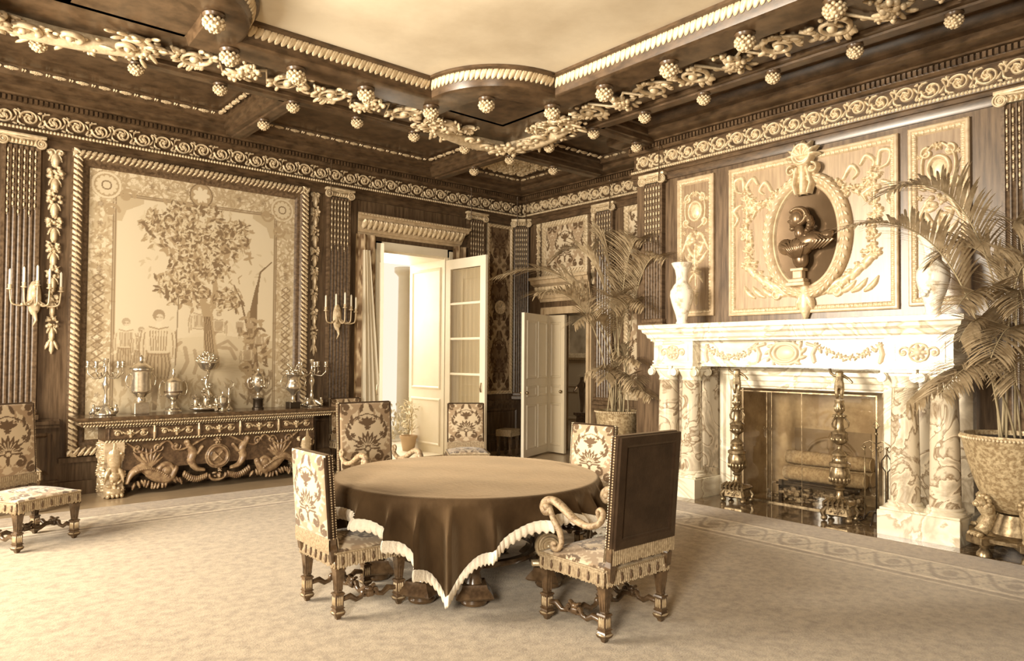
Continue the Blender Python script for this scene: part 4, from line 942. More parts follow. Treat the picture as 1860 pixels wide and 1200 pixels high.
def casement(M, w=1.02, h=3.2):
    m = MB(); t_ = .045
    for x0, x1, z0, z1 in ((0, .13, 0, h), (w-.13, w, 0, h), (.13, w-.13, h-.16, h), (.13, w-.13, 0, .75)): m.box(x0, x1, -t_/2, t_/2, z0, z1)
    for k in range(1, 4): z = .75+(h-.91)*k/4; m.box(.13, w-.13, -.018, .018, z-.018, z+.018)
    m.frame(.2, w-.2, .12, .62, [(0, .023), (.01, .035), (.03, .035), (.04, .023)], RX(PI/2)); m.frame(.2, w-.2, .12, .62, [(0, .023), (.01, .035), (.03, .035), (.04, .023)], RX(PI/2)@SCL(1, 1, -1))
    o = mk('casement_leaf', m, CREAM, win, M)
    for k in range(4):
        z = .75+(h-.91)*k/4; g = MB(); g.box(.13, w-.13, -.003, .003, z, z+(h-.91)/4); mk('window_pane', g, GLASS, o)
        g = MB(); n_ = 24; g.add([q for i in range(n_+1) for q in ((.135+(w-.27)*i/n_, .014+.006*math.sin(i*1.9), z+.01), (.135+(w-.27)*i/n_, .014+.006*math.sin(i*1.9), z+(h-.91)/4-.01))], [(2*i, 2*i+2, 2*i+3, 2*i+1) for i in range(n_)]); mk('pane_glare_sheer', g, SHEER, o)  # sheer panel added behind each pane to whiten it like glare
    hb = MB(); hb.tube([(w-.07, -.05, 1.05), (w-.07, -.06, 1.12), (w-.07, -.05, 1.2)], .012, 8); mk('handle', hb, BRASS, o)
    return o
GLASS = bpy.data.materials.new('thin glass'); GLASS.use_nodes = True; _nt = GLASS.node_tree; _nt.nodes.clear()
_o = _nt.nodes.new('ShaderNodeOutputMaterial'); _mxs = _nt.nodes.new('ShaderNodeMixShader'); _t = _nt.nodes.new('ShaderNodeBsdfTransparent'); _g = _nt.nodes.new('ShaderNodeBsdfGlossy'); _fr = _nt.nodes.new('ShaderNodeFresnel')
_g.inputs['Roughness'].default_value = .03; _fr.inputs['IOR'].default_value = 1.5; _t.inputs[0].default_value = (.93, .90, .84, 1)
_mxs.inputs[0].default_value = .05; _nt.links.new(_t.outputs[0], _mxs.inputs[1]); _nt.links.new(_g.outputs[0], _mxs.inputs[2]); _nt.links.new(_mxs.outputs[0], _o.inputs[0])
def ray_rot(x0, y0, x1, y1): return math.atan2(y1-y0, x1-x0)
casement(T(OX1, -.03, .05)@RZ(ray_rot(OX1, 0, -1.66, -1.05))); casement(T(OX0, -.03, .05)@RZ(ray_rot(OX0, 0, -3.46, -.91)))
# carved acanthus cornice over the window, and over the door
def cornice(nm, label, M, w, h, d, loc):
    o = thing(nm, label, 'cornice', loc)
    b = MB(); pr = [(0, 0), (.02, 0), (.03, h*.12), (.05, h*.14), (.07, h*.3), (d*.5, h*.62), (d*.8, h*.72), (d*.85, h*.86), (d, h*.9), (d, h), (0, h)]
    b.sweep([(q, u) for q, u in pr], [(-w/2, 0), (-w/2, -.001), (w/2, -.001), (w/2, 0)]) if False else None
    v = []; 
    for x in (-w/2, w/2):
        for q, u in pr: v.append((x+(q*.5 if x > 0 else -q*.5), u, q))
    n = len(pr); b.add(v, [(i, (i+1) % n, n+(i+1) % n, n+i) for i in range(n)]+[tuple(range(n-1, -1, -1)), tuple(range(n, 2*n))])
    body = mk('moulding', b, MAHO, o, M, math.radians(30))
    run_tiles(o, T_UP, 'acanthus_leaves', GILT, .6, -w/2, w/2, lambda u: M@T(u, h*.29, .078)@RX(.72)); run_tiles(o, T_EGG, 'egg_moulding', GILT, .5, -w/2-.05, w/2+.05, lambda u: M@T(u, h*.88, d*.97)@SCL(1, .7, 1))
    return o
cornice('window_cornice', 'carved acanthus cornice over the tall garden window', basis((1, 0, 0), (0, 0, 1), (0, -1, 0), (0, 0, 0)), 1.90, .30, .22, (-2.40, -.01, 3.50))
cornice('door_cornice', 'carved cornice over the inner doorway by the corner', basis((0, -1, 0), (0, 0, 1), (-1, 0, 0), (0, 0, 0)), 1.20, .42, .22, (-.01, -1.13, 2.62))
# brocade curtains hanging each side of the window
def curtain(nm, label, x0, x1, y, z0, z1, folds, amp, material, pm=None, taper=0):
    nx, nz = 90, 60; me = bpy.data.meshes.new(nm); V = []; C_ = []
    for j in range(nz+1):
        t = j/nz
        for i in range(nx+1):
            s_ = i/nx; w_ = (x1-x0)*(1-taper*(1-(2*t-1)**2 if taper < 0 else t)); xx = x0+s_*w_
            V.append((xx, y+amp*math.sin(s_*folds*2*PI)+amp*.3*math.sin(s_*17+t*3), z0+(z1-z0)*t)); C_.append((s_*.55, t*(z1-z0)/1.1))
    f = (np.arange(nz)[:, None]*(nx+1)+np.arange(nx)[None, :]).ravel(); f = np.stack([f, f+1, f+nx+2, f+nx+1], 1)
    me.from_pydata(V, [], f.tolist()); C_ = np.array(C_)
    if pm is not None: vcol(me, pm.samp(C_[:, 0], C_[:, 1]))
    me.polygons.foreach_set('use_smooth', [True]*len(me.polygons)); o = mk(nm, me, material); tag(o, label, 'curtain'); return o
DMC = damask((.45, .34, .21), (.15, .09, .045), (.28, .19, .11))
curtain('brocade_curtain', 'patterned brocade curtain hanging left of the garden window', -3.42, -3.08, -.09, .05, 3.5, 2, .03, WALL_DAM, DMC)
curtain('brocade_curtain', 'patterned brocade curtain right of the window, behind the open glazed leaf', -1.62, -1.34, -.09, .05, 3.5, 2, .03, WALL_DAM, DMC)
curtain('lace_curtain', 'sheer white curtain gathered at the left of the open window', -3.34, -2.94, -.17, .1, 3.25, 4, .025, SHEER, None, .72)
# ---- outside the window: terrace, porch column, trellis and plants
TERR = mat('sunlit terrace', (.82, .76, .62), .9, c2=(.70, .62, .48), scale=3)
b = MB(); b.box(-9, .5, .5, 12, -.12, -.02); struct('floor_terrace', b, TERR)
b = MB(); b.lathe([(.24, 0), (.24, .1), (.19, .14), (.17, .2), (.15, 3.4), (.19, 3.45), (.24, 3.5), (.24, 3.6)], 20)
tag(mk('porch_column', b, CREAM, None, T(-.25, 3.55, -.02), True), 'tall white column standing on the terrace outside the window', 'column')
b = MB()
for k in range(9): b.box(-.9+k*.16, -.88+k*.16, 0, .02, 0, 3.6)
for k in range(30): b.box(-.95, .45, 0, .02, .1+k*.12, .115+k*.12)
for i in range(9):
    for k in range(14): b.ball((-.89+i*.16, -.01, 1.75+k*.13), (.045, .02, .045), 6, 4)
tag(mk('garden_trellis', b, mat('weathered trellis', (.80, .72, .56), .8), None, T(-1.15, 4.4, -.02)), 'lattice trellis screen on the terrace seen through the window', 'trellis')
def bush(nm, label, loc, R, n, cat='plant', mat_=None):
    m = MB()
    for k in range(n):
        a = RNG.uniform(0, 6.3); p = math.acos(RNG.uniform(-.3, 1)); r = R*RNG.uniform(.5, 1); c = (r*math.sin(p)*math.cos(a), r*math.sin(p)*math.sin(a), R*.33+r*math.cos(p))
        m.add([(0, 0, 0), (.05, .02, .015), (.12, 0, 0), (.05, -.02, .015)], [(0, 3, 2, 1)], T(*c)@RZ(a)@RY(-RNG.uniform(-.8, 1))@SCL(R/.4, R/.4, R/.4))
    return tag(mk(nm, m, mat_ or LEAF, None, T(*loc)), label, cat)
GLF = mat('garden foliage', (.62, .54, .38), .7, c2=(.78, .70, .52), scale=6)
bush('garden_shrub', 'leafy pale shrub low in the garden beyond the window', (-.95, 2.75, -.02), .5, 260, 'shrub', GLF); bush('garden_shrub', 'rounder leafy shrub left of the porch column outside', (-2.05, 2.6, -.02), .45, 220, 'shrub', GLF)
bush('garden_shrub', 'leafy shrub behind the potted plant outside, beside the column', (.0, 2.65, -.02), .36, 160, 'shrub', GLF)
pp = thing('potted_plant', 'small leafy plant in a clay pot just outside the window', 'plant', (-1.90, .78, .03))
b = MB(); b.lathe([(.10, 0), (.14, .22), (.155, .22), (.155, .26), (.135, .26), (.13, .23)], 18); mk('pot', b, mat('clay pot', (.50, .36, .22), .8), pp, smooth=math.radians(40))
b = MB(); [b.tube([(0, 0, .24), (RNG.uniform(-.05, .05), RNG.uniform(-.05, .05), .5), (RNG.uniform(-.1, .1), RNG.uniform(-.1, .1), .62+.1*k)], .006, 5) for k in range(4)]; mk('stems', b, STEM, pp)
b = MB()
for k in range(120):
    a = RNG.uniform(0, 6.3); b.add([(0, 0, 0), (.04, .018, .01), (.1, 0, 0), (.04, -.018, .01)], [(0, 3, 2, 1)], T(RNG.normal(0, .08), RNG.normal(0, .08), RNG.uniform(.3, .85))@RZ(a)@RY(RNG.uniform(-1, .6)))
mk('foliage', b, GLF, pp)
# ---- clock on the brocade panel
ck = thing('wall_clock', 'small round pale dial hanging on the brocade panel right of the window', 'clock', (-.55, -.04, 2.53))
b = MB(); b.lathe([(.12, 0), (.125, .01), (.115, .028), (.10, .022)], 28, RX(PI/2)); mk('rim', b, GILTD, ck, smooth=True)
b = MB(); b.lathe([(.102, .018), (.0, .02)], 28, RX(PI/2)); mk('dial', b, CREAM, ck)
b = MB()
for k in range(12): a = PI*k/6; b.box(-.003, .003, -.024, -.0205, .078, .093, RY(a))
q = mk('hour_marks', b, IRON, ck); q['kind'] = 'stuff'
for L_, a in ((.07, .5), (.048, -1.4)): b = MB(); b.box(-.003, .003, -.026, -.022, 0, L_, RY(a)); mk('hand', b, IRON, ck)

# ================================================================== DOOR in wall B and the room beyond
def door_leaf(nm, M, w, h, m_=CREAM):
    b = MB(); b.box(0, w, -.025, .025, 0, h)
    fw = w-.0
    for z0, z1 in ((.12, .85), (.98, 1.16), (1.28, h-.12)):
        cols = [(.09, w/2-.03), (w/2+.03, w-.09)] if w > .6 else [(.08, w-.08)]
        for c0, c1 in cols:
            for sg in (1, -1): b.frame(c0, c1, z0, z1, [(0, .025), (.008, .040), (.025, .042), (.04, .028), (.05, .022)], RX(PI/2)@SCL(1, 1, sg))
    o = struct(nm, b, m_, M=M); k = MB(); k.ball((w-.06, -.055, 1.05), .03); k.ball((w-.06, .055, 1.05), .03); k.tube([(w-.06, -.06, 1.05), (w-.06, .06, 1.05)], .01, 8); mk('door_knob', k, BRASS, o, smooth=True); return o
door_leaf('door_1', T(-.01, DY1-.01, .02)@RZ(math.atan2(-.39, -.95)), .98, 2.36)
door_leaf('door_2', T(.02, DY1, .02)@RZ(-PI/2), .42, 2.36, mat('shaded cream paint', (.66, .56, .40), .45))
b = MB()
for y, s_ in ((DY0, -1), (DY1, 1)):
    b.box(-.06, 0, min(y, y+s_*.12), max(y, y+s_*.12), 0, DZ1+.12); b.box(-.09, -.06, min(y+s_*.03, y+s_*.09), max(y+s_*.03, y+s_*.09), 0, DZ1+.09); b.box(0, .5, min(y, y-s_*.02), max(y, y-s_*.02), 0, DZ1)
b.box(-.06, 0, DY0, DY1, DZ1, DZ1+.12); struct('trim_4', b, MAHO)
HALL = mat('pale hall wall', (.46, .37, .25), .8)
b = MB(); b.box(.5, 4.4, -4, 3.4, -.1, 0.0); struct('floor_hall', b, FLOORW)
b = MB(); b.box(4.0, 4.3, -4, 3.4, 0, 4.4); b.box(3.94, 4.0, -4, 3.2, .95, 1.02); b.box(3.96, 4.0, -4, 3.2, 0, .95)
for k in range(9): b.frame(-3.9+k*.78, -3.2+k*.78, .15, .85, [(0, .0), (.0, .02), (.04, .02), (.05, 0)], basis((0, -1, 0), (0, 0, 1), (-1, 0, 0), (3.96, 0, 0))@SCL(-1, 1, 1))
b.box(.5, 4.3, 3.2, 3.4, 0, 4.4); b.box(.5, 4.3, -4.3, -4, 0, 4.4); b.box(.5, .6, .5, 3.4, 0, 4.4); struct('wall_hall', b, HALL)
b = MB(); b.box(.5, 4.3, -4.3, 3.4, 4.4, 4.5); struct('ceiling_hall', b, HALL)
area('hall_fill_light', (2.2, .5, 4.2), (2.2, .5, 0), 1.5, 1.5, 50)  # unseen lamp, added to brighten the hall beyond the doorway
pf = thing('hall_picture', 'gilt framed picture on the hall wall beyond the doorway', 'picture', (3.98, 2.22, 1.60))
b = MB(); b.frame(-.62, .62, 0, 1.6, [(0, 0), (0, .05), (.05, .09), (.12, .06), (.16, .02)]); mk('frame', b, GILT, pf, basis((0, -1, 0), (0, 0, 1), (-1, 0, 0), (0, 0, 0)))
b = MB(); b.box(-.5, .5, .14, 1.46, 0, .02); mk('canvas', b, mat('dim canvas', (.30, .23, .15), .6, c2=(.62, .52, .37), scale=2), pf, basis((0, -1, 0), (0, 0, 1), (-1, 0, 0), (0, 0, 0)))
st = thing('hall_statuette', 'dark bronze figure on a slim stand just inside the hall', 'statue', (1.15, -.42, 0))
b = MB(); b.sqstack([(0, .14), (.06, .14), (.08, .09), (.55, .07), (.58, .11), (.62, .11)]); mk('stand', b, DARKW, st)
skinned('figure', [(0, 0, .62, .03), (.02, 0, .80, .045), (0, 0, 1.0, .06), (0, 0, 1.14, .055), (0, 0, 1.22, .03), (0, 0, 1.30, .045), (0, .10, 1.12, .025), (-.06, .16, 1.0, .02), (0, -.1, 1.12, .025), (-.1, -.12, 1.22, .018)], [(0, 1), (1, 2), (2, 3), (3, 4), (4, 5), (3, 6), (6, 7), (3, 8), (8, 9)], BRZ, st, None, 1)

# ================================================================== MARBLE MANTELPIECE
mp = thing('marble_mantelpiece', 'huge veined marble chimneypiece with paired columns and a garlanded frieze', 'mantelpiece', (BX, C0, 0))
ML = basis((0, -1, 0), (0, 0, 1), (-1, 0, 0), (0, 0, 0))       # local x right along the wall, y up, z out from the breast
def mld(mb_, **k): return mk(k.pop('name'), mb_, k.pop('mat'), mp, ML, math.radians(30))
# shelf with stepped mouldings (breaks forward over the column pairs)
b = MB(); pr = [(-.0, 1.86), (.0, 1.88), (.03, 1.90), (.04, 1.94), (.075, 1.965), (.08, 1.995), (.11, 2.01), (.11, 2.055), (.10, 2.06)]
def ssec(x0, x1, z):   # straight moulded block with returns
    v = []
    for o_, u in pr: v += [(x0-o_, u, 0), (x0-o_, u, z+o_), (x1+o_, u, z+o_), (x1+o_, u, 0)]
    n = len(pr); f = [(4*k+i, 4*k+i+1, 4*k+5+i, 4*k+4+i) for k in range(n-1) for i in range(3)]+[(4*(n-1), 4*(n-1)+1, 4*(n-1)+2, 4*(n-1)+3)]
    b.add(v, f)
ssec(-1.68, 1.68, .66)
mld(b, name='mantel_shelf', mat=MARB)
b = MB(); b.box(-1.1, 1.1, 1.56, 1.87, 0, .48)
for s_ in (-1, 1): b.box(*sorted((s_*1.09, s_*1.66)), 1.56, 1.87, 0, .62); b.frame(*sorted((s_*1.15, s_*1.60)), 1.62, 1.82, [(0, .62), (.005, .628), (.02, .628), (.025, .615)])
for z, d in ((1.56, .02), (1.60, .012), (1.85, .015)): b.box(-1.09, 1.09, z, z+.022, .48, .48+d); b.box(-1.67, -1.08, z, z+.022, 0, .62+d); b.box(1.08, 1.67, z, z+.022, 0, .62+d)
mld(b, name='frieze_block', mat=MARB)
r = Rel(2.16, .26, .005); c = 1.08
r.ring(c, .13, .13, .095, .02, .035); r.st(c, .13, .10, .03, .07); r.ring(c, .13, .18, .12, .014, .028); [r.leaf(c+.18*math.cos(a), .13+.12*math.sin(a), a+.8, .08, .04, .03) for a in np.linspace(0, 2*PI, 14)]
for s_ in (-1, 1):
    for t in np.linspace(0, 1, 15): r.fruit(c+s_*(.36+.6*t), .19-.105*math.sin(PI*t), .034, .035, 7)
    r.path([(c+s_*.34, .2), (c+s_*.30, .12), (c+s_*.32, .04)], .022, .03); r.path([(c+s_*.98, .2), (c+s_*1.0, .12), (c+s_*.98, .04)], .022, .03); r.path([(c+s_*.34, .2), (c+s_*.24, .23)], .016, .03); r.ros(c+s_*.34, .21, .035, 6, .035); r.ros(c+s_*.98, .21, .03, 6, .035)
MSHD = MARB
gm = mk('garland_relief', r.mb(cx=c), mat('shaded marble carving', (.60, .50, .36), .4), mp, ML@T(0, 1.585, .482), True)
r = Rel(.44, .2, .005); r.ros(.22, .1, .075, 7, .03); r.st(.22, .1, .04, .045); r.ring(.22, .1, .085, .085, .008, .02); r.spiral(.09, .1, .055, 1.2, 0, 1, .01, .02, .01); r.spiral(.35, .1, .055, 1.2, PI, -1, .01, .02, .01); LR = r.mb(cx=.22).mesh('lion_rosette', True)
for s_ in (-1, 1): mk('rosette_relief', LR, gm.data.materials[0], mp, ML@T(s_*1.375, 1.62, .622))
# columns
CF = .48
def column_mb():
    m = MB(); m.lathe([(.135, .295), (.13, .32), (.126, .6), (.118, 1.1), (.110, 1.38), (.118, 1.40)], 28); return m
def cbase_mb():
    m = MB(); m.bev(-.17, .17, -.17, .17, .24, .262, .004); m.lathe([(.168, .262), (.172, .274), (.16, .286), (.15, .288), (.142, .294), (.15, .300), (.152, .308), (.142, .316), (.134, .32)], 28); return m
def ccap_mb():
    m = MB(); m.lathe([(.116, 1.385), (.124, 1.392), (.116, 1.40), (.112, 1.43), (.135, 1.47), (.15, 1.50)], 24, None, 10, .10, (1.41, 1.48)); m.bev(-.16, .16, -.16, .16, 1.525, 1.56, .006); m.bev(-.14, .14, -.12, .12, 1.49, 1.53, .008)
    for s_ in (-1, 1):
        for sy in (-1, 1): volute(m, s_*.145, 1.485, .0, .042, RX(PI/2)@T(0, 0, .125) if sy < 0 else RX(PI/2)@T(0, 0, -.14))
    return m
CM, CB, CC = column_mb().mesh('shaft', True), cbase_mb().mesh('column_base', math.radians(35)), ccap_mb().mesh('capital', math.radians(35))
for dx in (-1.54, -1.20, 1.20, 1.54):
    o = mk('column', CM, MARBC, mp, T(-CF, -dx, 0)); mk('column_base', CB, MARB, o, Matrix()); mk('capital', CC, MARB, o, RZ(PI/2))
    b = MB(); b.box(-.10, .0, -.115, .115, 0, 1.56); b.box(-.15, 0, -.135, .135, 0, .32); b.box(-.14, 0, -.13, .13, 1.46, 1.56); mk('back_pilaster', b, MARBC, mp, T(-.0, -dx, 0))
b = MB()
for s_ in (-1, 1): b = MB(); b.bev(-.68, 0, min(-s_*1.02, -s_*1.72), max(-s_*1.02, -s_*1.72), 0, .24, .006); mk('plinth', b, MARB, mp)
# moulded surround of the opening
b = MB(); OW = .81
prs = [(0, 0), (0, .12), (.03, .15), (.07, .15), (.09, .12), (.14, .11), (.15, .08), (.20, .075), (.22, .05)]
v = []; n = len(prs)
for (cx, cz, sx) in ((-OW-.24, 0, 1), (-OW-.24, 1.54, 1), (OW+.24, 1.54, -1), (OW+.24, 0, -1)):
    for i_, z_ in prs: v.append((cx+sx*i_, cz-(i_ if cz > 0 else 0), z_))
f = [(k*n+i, (k+1)*n+i, (k+1)*n+i+1, k*n+i+1) for k in range(3) for i in range(n-1)]
b.add(v, f); b.box(-OW-.26, -OW-.02, 0, 1.32, -.0, .05); b.box(OW+.02, OW+.26, 0, 1.32, 0, .05); b.box(-OW-.26, OW+.26, 1.31, 1.56, 0, .05); mld(b, name='fireplace_surround', mat=MARB)
# ================================================================== FIREPLACE : glass screen, logs, andirons, tools
sc_ = thing('fire_screen', 'tall glass fire screen of four brass bound panes closing the opening', 'fire screen', (BX-.13, C0, .012))
b = MB(); W2, H2 = .80, 1.27
for x in (-W2, W2): b.box(x-.007, x+.007, 0, H2, -.008, .008)
b.box(-W2, W2, 0, .014, -.008, .008); b.box(-W2, W2, H2-.013, H2, -.008, .008)
mk('frame', b, BRASS, sc_, ML)
for x in (-.42, -.36, 0, .40): b = MB(); b.box(x-.0025, x+.0025, .012, H2-.012, -.004, .004); mk('glazing_bar', b, BRASS, sc_, ML)
for x0, x1 in ((-W2, -.42), (-.36, 0), (0, .40), (.40, W2)):
    b = MB(); b.box(x0+.008, x1-.006, .02, H2-.02, -.002, .002); mk('glass_pane', b, GLASS, sc_, ML)
for x in (-.42, -.36): b = MB(); b.tube([(x-.02, .86, .015), (x-.02, .84, .04), (x, .825, .045), (x+.02, .84, .04), (x+.02, .86, .015)], .006, 6); mk('pull_handle', b, BRASS, sc_, ML)
BARK = mat('log bark', (.33, .24, .15), .9, c2=(.56, .45, .30), scale=6, stretch=(1, 6, 6), bump=.6); CUTW = mat('cut log', (.66, .54, .37), .8)
def log(nm, label, x, y, z, r, L, a=0):
    o = thing(nm, label, 'log', (x, y, z), a, 'logs in the fireplace'); m = MB(); n = 18
    m.lathe([(r*.98, -L/2), (r*1.0, -L/4), (r*.97, 0), (r*1.02, L/4), (r*.97, L/2)], n, RX(PI/2)); mk('bark', m, BARK, o, smooth=True)
    for s_ in (-1, 1): m = MB(); m.lathe([(r*.94, 0), (r*.9, .006), (.0, .008)], n, T(0, s_*L/2, 0)@RX(-s_*PI/2)); mk('cut_end', m, CUTW, o)
    return o
log('fire_log', 'split log lying on top of the other two in the hearth', -.60, C0+-.10, .505, .08, .95, .03); log('fire_log', 'thick log at the back of the fireplace', -.49, C0-.08, .34, .088, .95, -.03); log('fire_log', 'front lower log resting on the fire dogs', -.70, C0-.1, .335, .082, .9, .02)
b = MB()
for k in range(170): b.ball((RNG.uniform(-.86, -.42), C0+RNG.uniform(-.5, .5), .02+RNG.uniform(0, .12)), (RNG.uniform(.015, .045), RNG.uniform(.015, .045), RNG.uniform(.012, .03)), 6, 4)
o = mk('ash_heap', b, mat('ash and embers', (.52, .44, .33), .95, c2=(.2, .14, .09), scale=12), None); o['kind'] = 'stuff'; tag(o, 'heap of pale ash and embers under the logs', 'ash')
b = MB()
for y in (-.34, .34): b.box(-.86, -.40, C0+y-.02, C0+y+.02, .16, .20); b.box(-.86, -.82, C0+y-.02, C0+y+.02, 0, .26); b.box(-.44, -.40, C0+y-.02, C0+y+.02, 0, .2)
for x in (-.80, -.66, -.52): b.box(x-.012, x+.012, C0-.42, C0+.42, .20, .225)
tag(mk('fire_grate', b, IRON), 'dark iron grate carrying the logs', 'grate')
r = Rel(.9, .7, .01); r.ring(.45, .35, .3, .25, .02, .03); [r.spiral(.45+q*.17, .35, .12, 1.3, 0, q, .02, .03, .02) for q in (-1, 1)]; r.fruit(.45, .3, .15, .04, 14); r.leaf(.45, .45, PI/2, .2, .1, .04)
m_ = r.mb(base=True, cx=.45); tag(mk('fireback', m_, mat('cast iron fireback', (.22, .16, .1), .6), None, MBk(C0, .12, -.31), True), 'cast iron fireback with scroll relief at the rear of the firebox', 'fireback')
def andiron(label, loc, rz):
    o = thing('andiron', label, 'andiron', loc, rz, 'pair of tall andirons')
    b = MB(); b.bev(-.12, .12, -.10, .10, .055, .17, .012); b.bev(-.14, .14, -.12, .12, .15, .20, .022); 
    for sx in (-1, 1):
        for sy in (-1, 1): b.ball((sx*.12, sy*.10, .03), (.035, .035, .03), 10, 6); b.tube([(sx*.12, sy*.10, .03), (sx*.135, sy*.115, .09), (sx*.11, sy*.09, .14)], [.02, .026, .02], 8)
    for k in range(6): b.tube([(-.12+.048*k, -.125, .15), (-.12+.048*k, -.13, .19), (-.09+.036*k, -.06, .225)], .012, 6)
    bs = mk('base', b, BRASS, o, smooth=math.radians(40))
    r = Rel(.2, .1, .004); r.ros(.1, .05, .035, 6, .012); r.spiral(.045, .05, .03, 1.1, 0, 1, .007, .01, .006); r.spiral(.155, .05, .03, 1.1, PI, -1, .007, .01, .006); mk('base_relief', r.mb(cx=.1), BRASS, bs, basis((1, 0, 0), (0, 0, 1), (0, -1, 0), (0, -.10, .06)), True)
    b = MB(); b.lathe([(.08, .20), (.055, .22), (.035, .25), (.03, .30), (.05, .32), (.035, .335)], 20); b.lathe([(.035, .335), (.07, .37), (.098, .44), (.10, .50), (.085, .545)], 24, None, 8, .12); b.lathe([(.085, .545), (.10, .555), (.10, .585), (.07, .60), (.075, .625), (.055, .65), (.075, .665), (.06, .70), (.03, .72), (.024, .75), (.03, .77)], 24)
    for k in range(16):
        a = 2*PI*k/16; b.ball((.092*math.cos(a), .092*math.sin(a), .42), (.014, .014, .035), 6, 4); b.ball((.082*math.cos(a), .082*math.sin(a), .572), (.014, .014, .014), 6, 4); b.ball((.075*math.cos(a+.2), .075*math.sin(a+.2), .52), (.014, .014, .022), 6, 4)
    mk('lower_baluster', b, BRASS, o, smooth=math.radians(50))
    b = MB(); b.lathe([(.03, .77), (.06, .79), (.078, .83), (.075, .87), (.08, .88), (.08, .895), (.055, .91), (.045, .93), (.035, 1.02), (.05, 1.05), (.068, 1.065), (.05, 1.08), (.038, 1.085)], 24, None, 9, .10, (.78, .86)); b.lathe([(.03, 1.085), (.045, 1.12), (.052, 1.16), (.04, 1.19), (.045, 1.20), (.045, 1.225), (.0, 1.23)], 20, None, 7, .1, (1.09, 1.18))
    for k in range(12):
        a = 2*PI*k/12; b.ball((.070*math.cos(a), .070*math.sin(a), .825), (.013, .013, .026), 6, 4); b.ball((.062*math.cos(a), .062*math.sin(a), 1.064), (.012, .012, .012), 6, 4); b.ball((.045*math.cos(a), .045*math.sin(a), 1.14), (.01, .01, .03), 6, 4)
    for k in range(3): a = 2*PI*k/3; b.tube([(.04*math.cos(a), .04*math.sin(a), .93), (.085*math.cos(a), .085*math.sin(a), .96), (.09*math.cos(a), .09*math.sin(a), 1.0), (.05*math.cos(a), .05*math.sin(a), 1.05)], .010, 6)
    mk('upper_baluster', b, BRASS, o, smooth=math.radians(50))
    skinned('cherub', [(q_[0]*1.25, q_[1]*1.25, 1.235+(q_[2]-1.235)*1.0)+tuple(v_*1.25 for v_ in q_[3:]) for q_ in [(0, 0, 1.39, .036, .03), (0, 0, 1.45, .033), (0, 0, 1.485, .016), (0, -.005, 1.530, .036), (.035, 0, 1.47, .014), (.07, .0, 1.44, .011), (.10, -.02, 1.40, .010), (-.035, 0, 1.47, .014), (-.065, 0, 1.50, .011), (-.07, -.01, 1.56, .010), (.018, 0, 1.345, .024), (.016, -.006, 1.285, .017), (.02, 0, 1.235, .012), (-.018, .0, 1.345, .024), (-.018, -.01, 1.285, .017), (-.016, 0, 1.235, .012)]],
            [(0, 1), (1, 2), (2, 3), (2, 4), (4, 5), (5, 6), (2, 7), (7, 8), (8, 9), (0, 10), (10, 11), (11, 12), (0, 13), (13, 14), (14, 15)], BRASS, o, RZ(.3))
    return o
a1 = andiron('left andiron, a tall brass baluster topped by a cherub', (-1.28, -5.20, .012), -PI/2+.1); andiron('right andiron with a cherub, beside the fire irons', (-1.32, -6.40, .012), -PI/2+.1)
tl = thing('fire_iron_stand', 'slender wrought iron stand for fire tools right of the andirons', 'fire tool stand', (-1.22, -6.72, .012), -PI/2)
b = MB(); b.tube([(0, 0, .1), (0, 0, .5), (0, 0, .95)], .009, 8)
for s_ in (-1, 1):
    b.tube([(0, 0, .14), (s_*.07, 0, .12), (s_*.13, 0, .03), (s_*.16, 0, .01), (s_*.19, 0, .03), (s_*.17, 0, .06), (s_*.15, 0, .045)], .008, 6); b.tube([(0, 0, .14), (0, s_*.07, .12), (0, s_*.12, .03), (0, s_*.15, .01)], .008, 6)
mk('post', b, IRON, tl, smooth=True)
b = MB()
for s_ in (-1, 1): b.tube([(0, 0, .80), (s_*.06, 0, .83), (s_*.12, 0, .80), (s_*.15, 0, .76), (s_*.12, 0, .73), (s_*.10, 0, .76), (s_*.12, 0, .78)], .007, 6); b.tube([(0, 0, .76), (s_*.04, 0, .72), (s_*.07, 0, .76), (s_*.04, 0, .78)], .006, 6)
mk('scroll_arm', b, BRASS, tl, smooth=True); b = MB(); b.tube([(0, 0, .94), (-.03, 0, .98), (0, 0, 1.03), (.03, 0, .98), (0, 0, .94)], .007, 6); b.ball((0, 0, .9), .018); mk('ring_finial', b, BRASS, tl, smooth=True)
def tool(nm, label, dx, kind):
    o = thing(nm, label, 'fire tool', (-1.25, -6.72-dx, .10))
    b = MB(); b.tube([(0, 0, 0), (0, 0, .4), (0, 0, .68)], .007, 6); b.ball((0, 0, .68), .014); mk('shaft', b, BRASS, o, smooth=True)
    b = MB()
    if kind == 0: b.tube([(0, 0, .02), (0, .01, -.04), (0, .035, -.02)], .008, 6)
    if kind == 1: b.bev(-.006, .006, -.045, .045, -.06, .06, .004)
    if kind == 2: b.tube([(0, -.004, .62), (0, -.045, .56), (0, -.045, .50), (0, -.01, .45), (0, -.012, .1), (0, -.02, 0)], .006, 6); b.tube([(0, .004, .62), (0, .045, .56), (0, .045, .50), (0, .01, .45), (0, .012, .1), (0, .02, 0)], .006, 6)
    mk(('poker_hook', 'shovel_blade', 'tong_arms')[kind], b, IRON, o)
tool('fire_poker', 'thin poker hanging at the left of the fire iron stand', -.10, 0); tool('fire_shovel', 'small shovel hanging at the middle of the fire iron stand', .03, 1); tool('fire_tongs', 'tongs with a round loop hanging at the right of the stand', .11, 2)
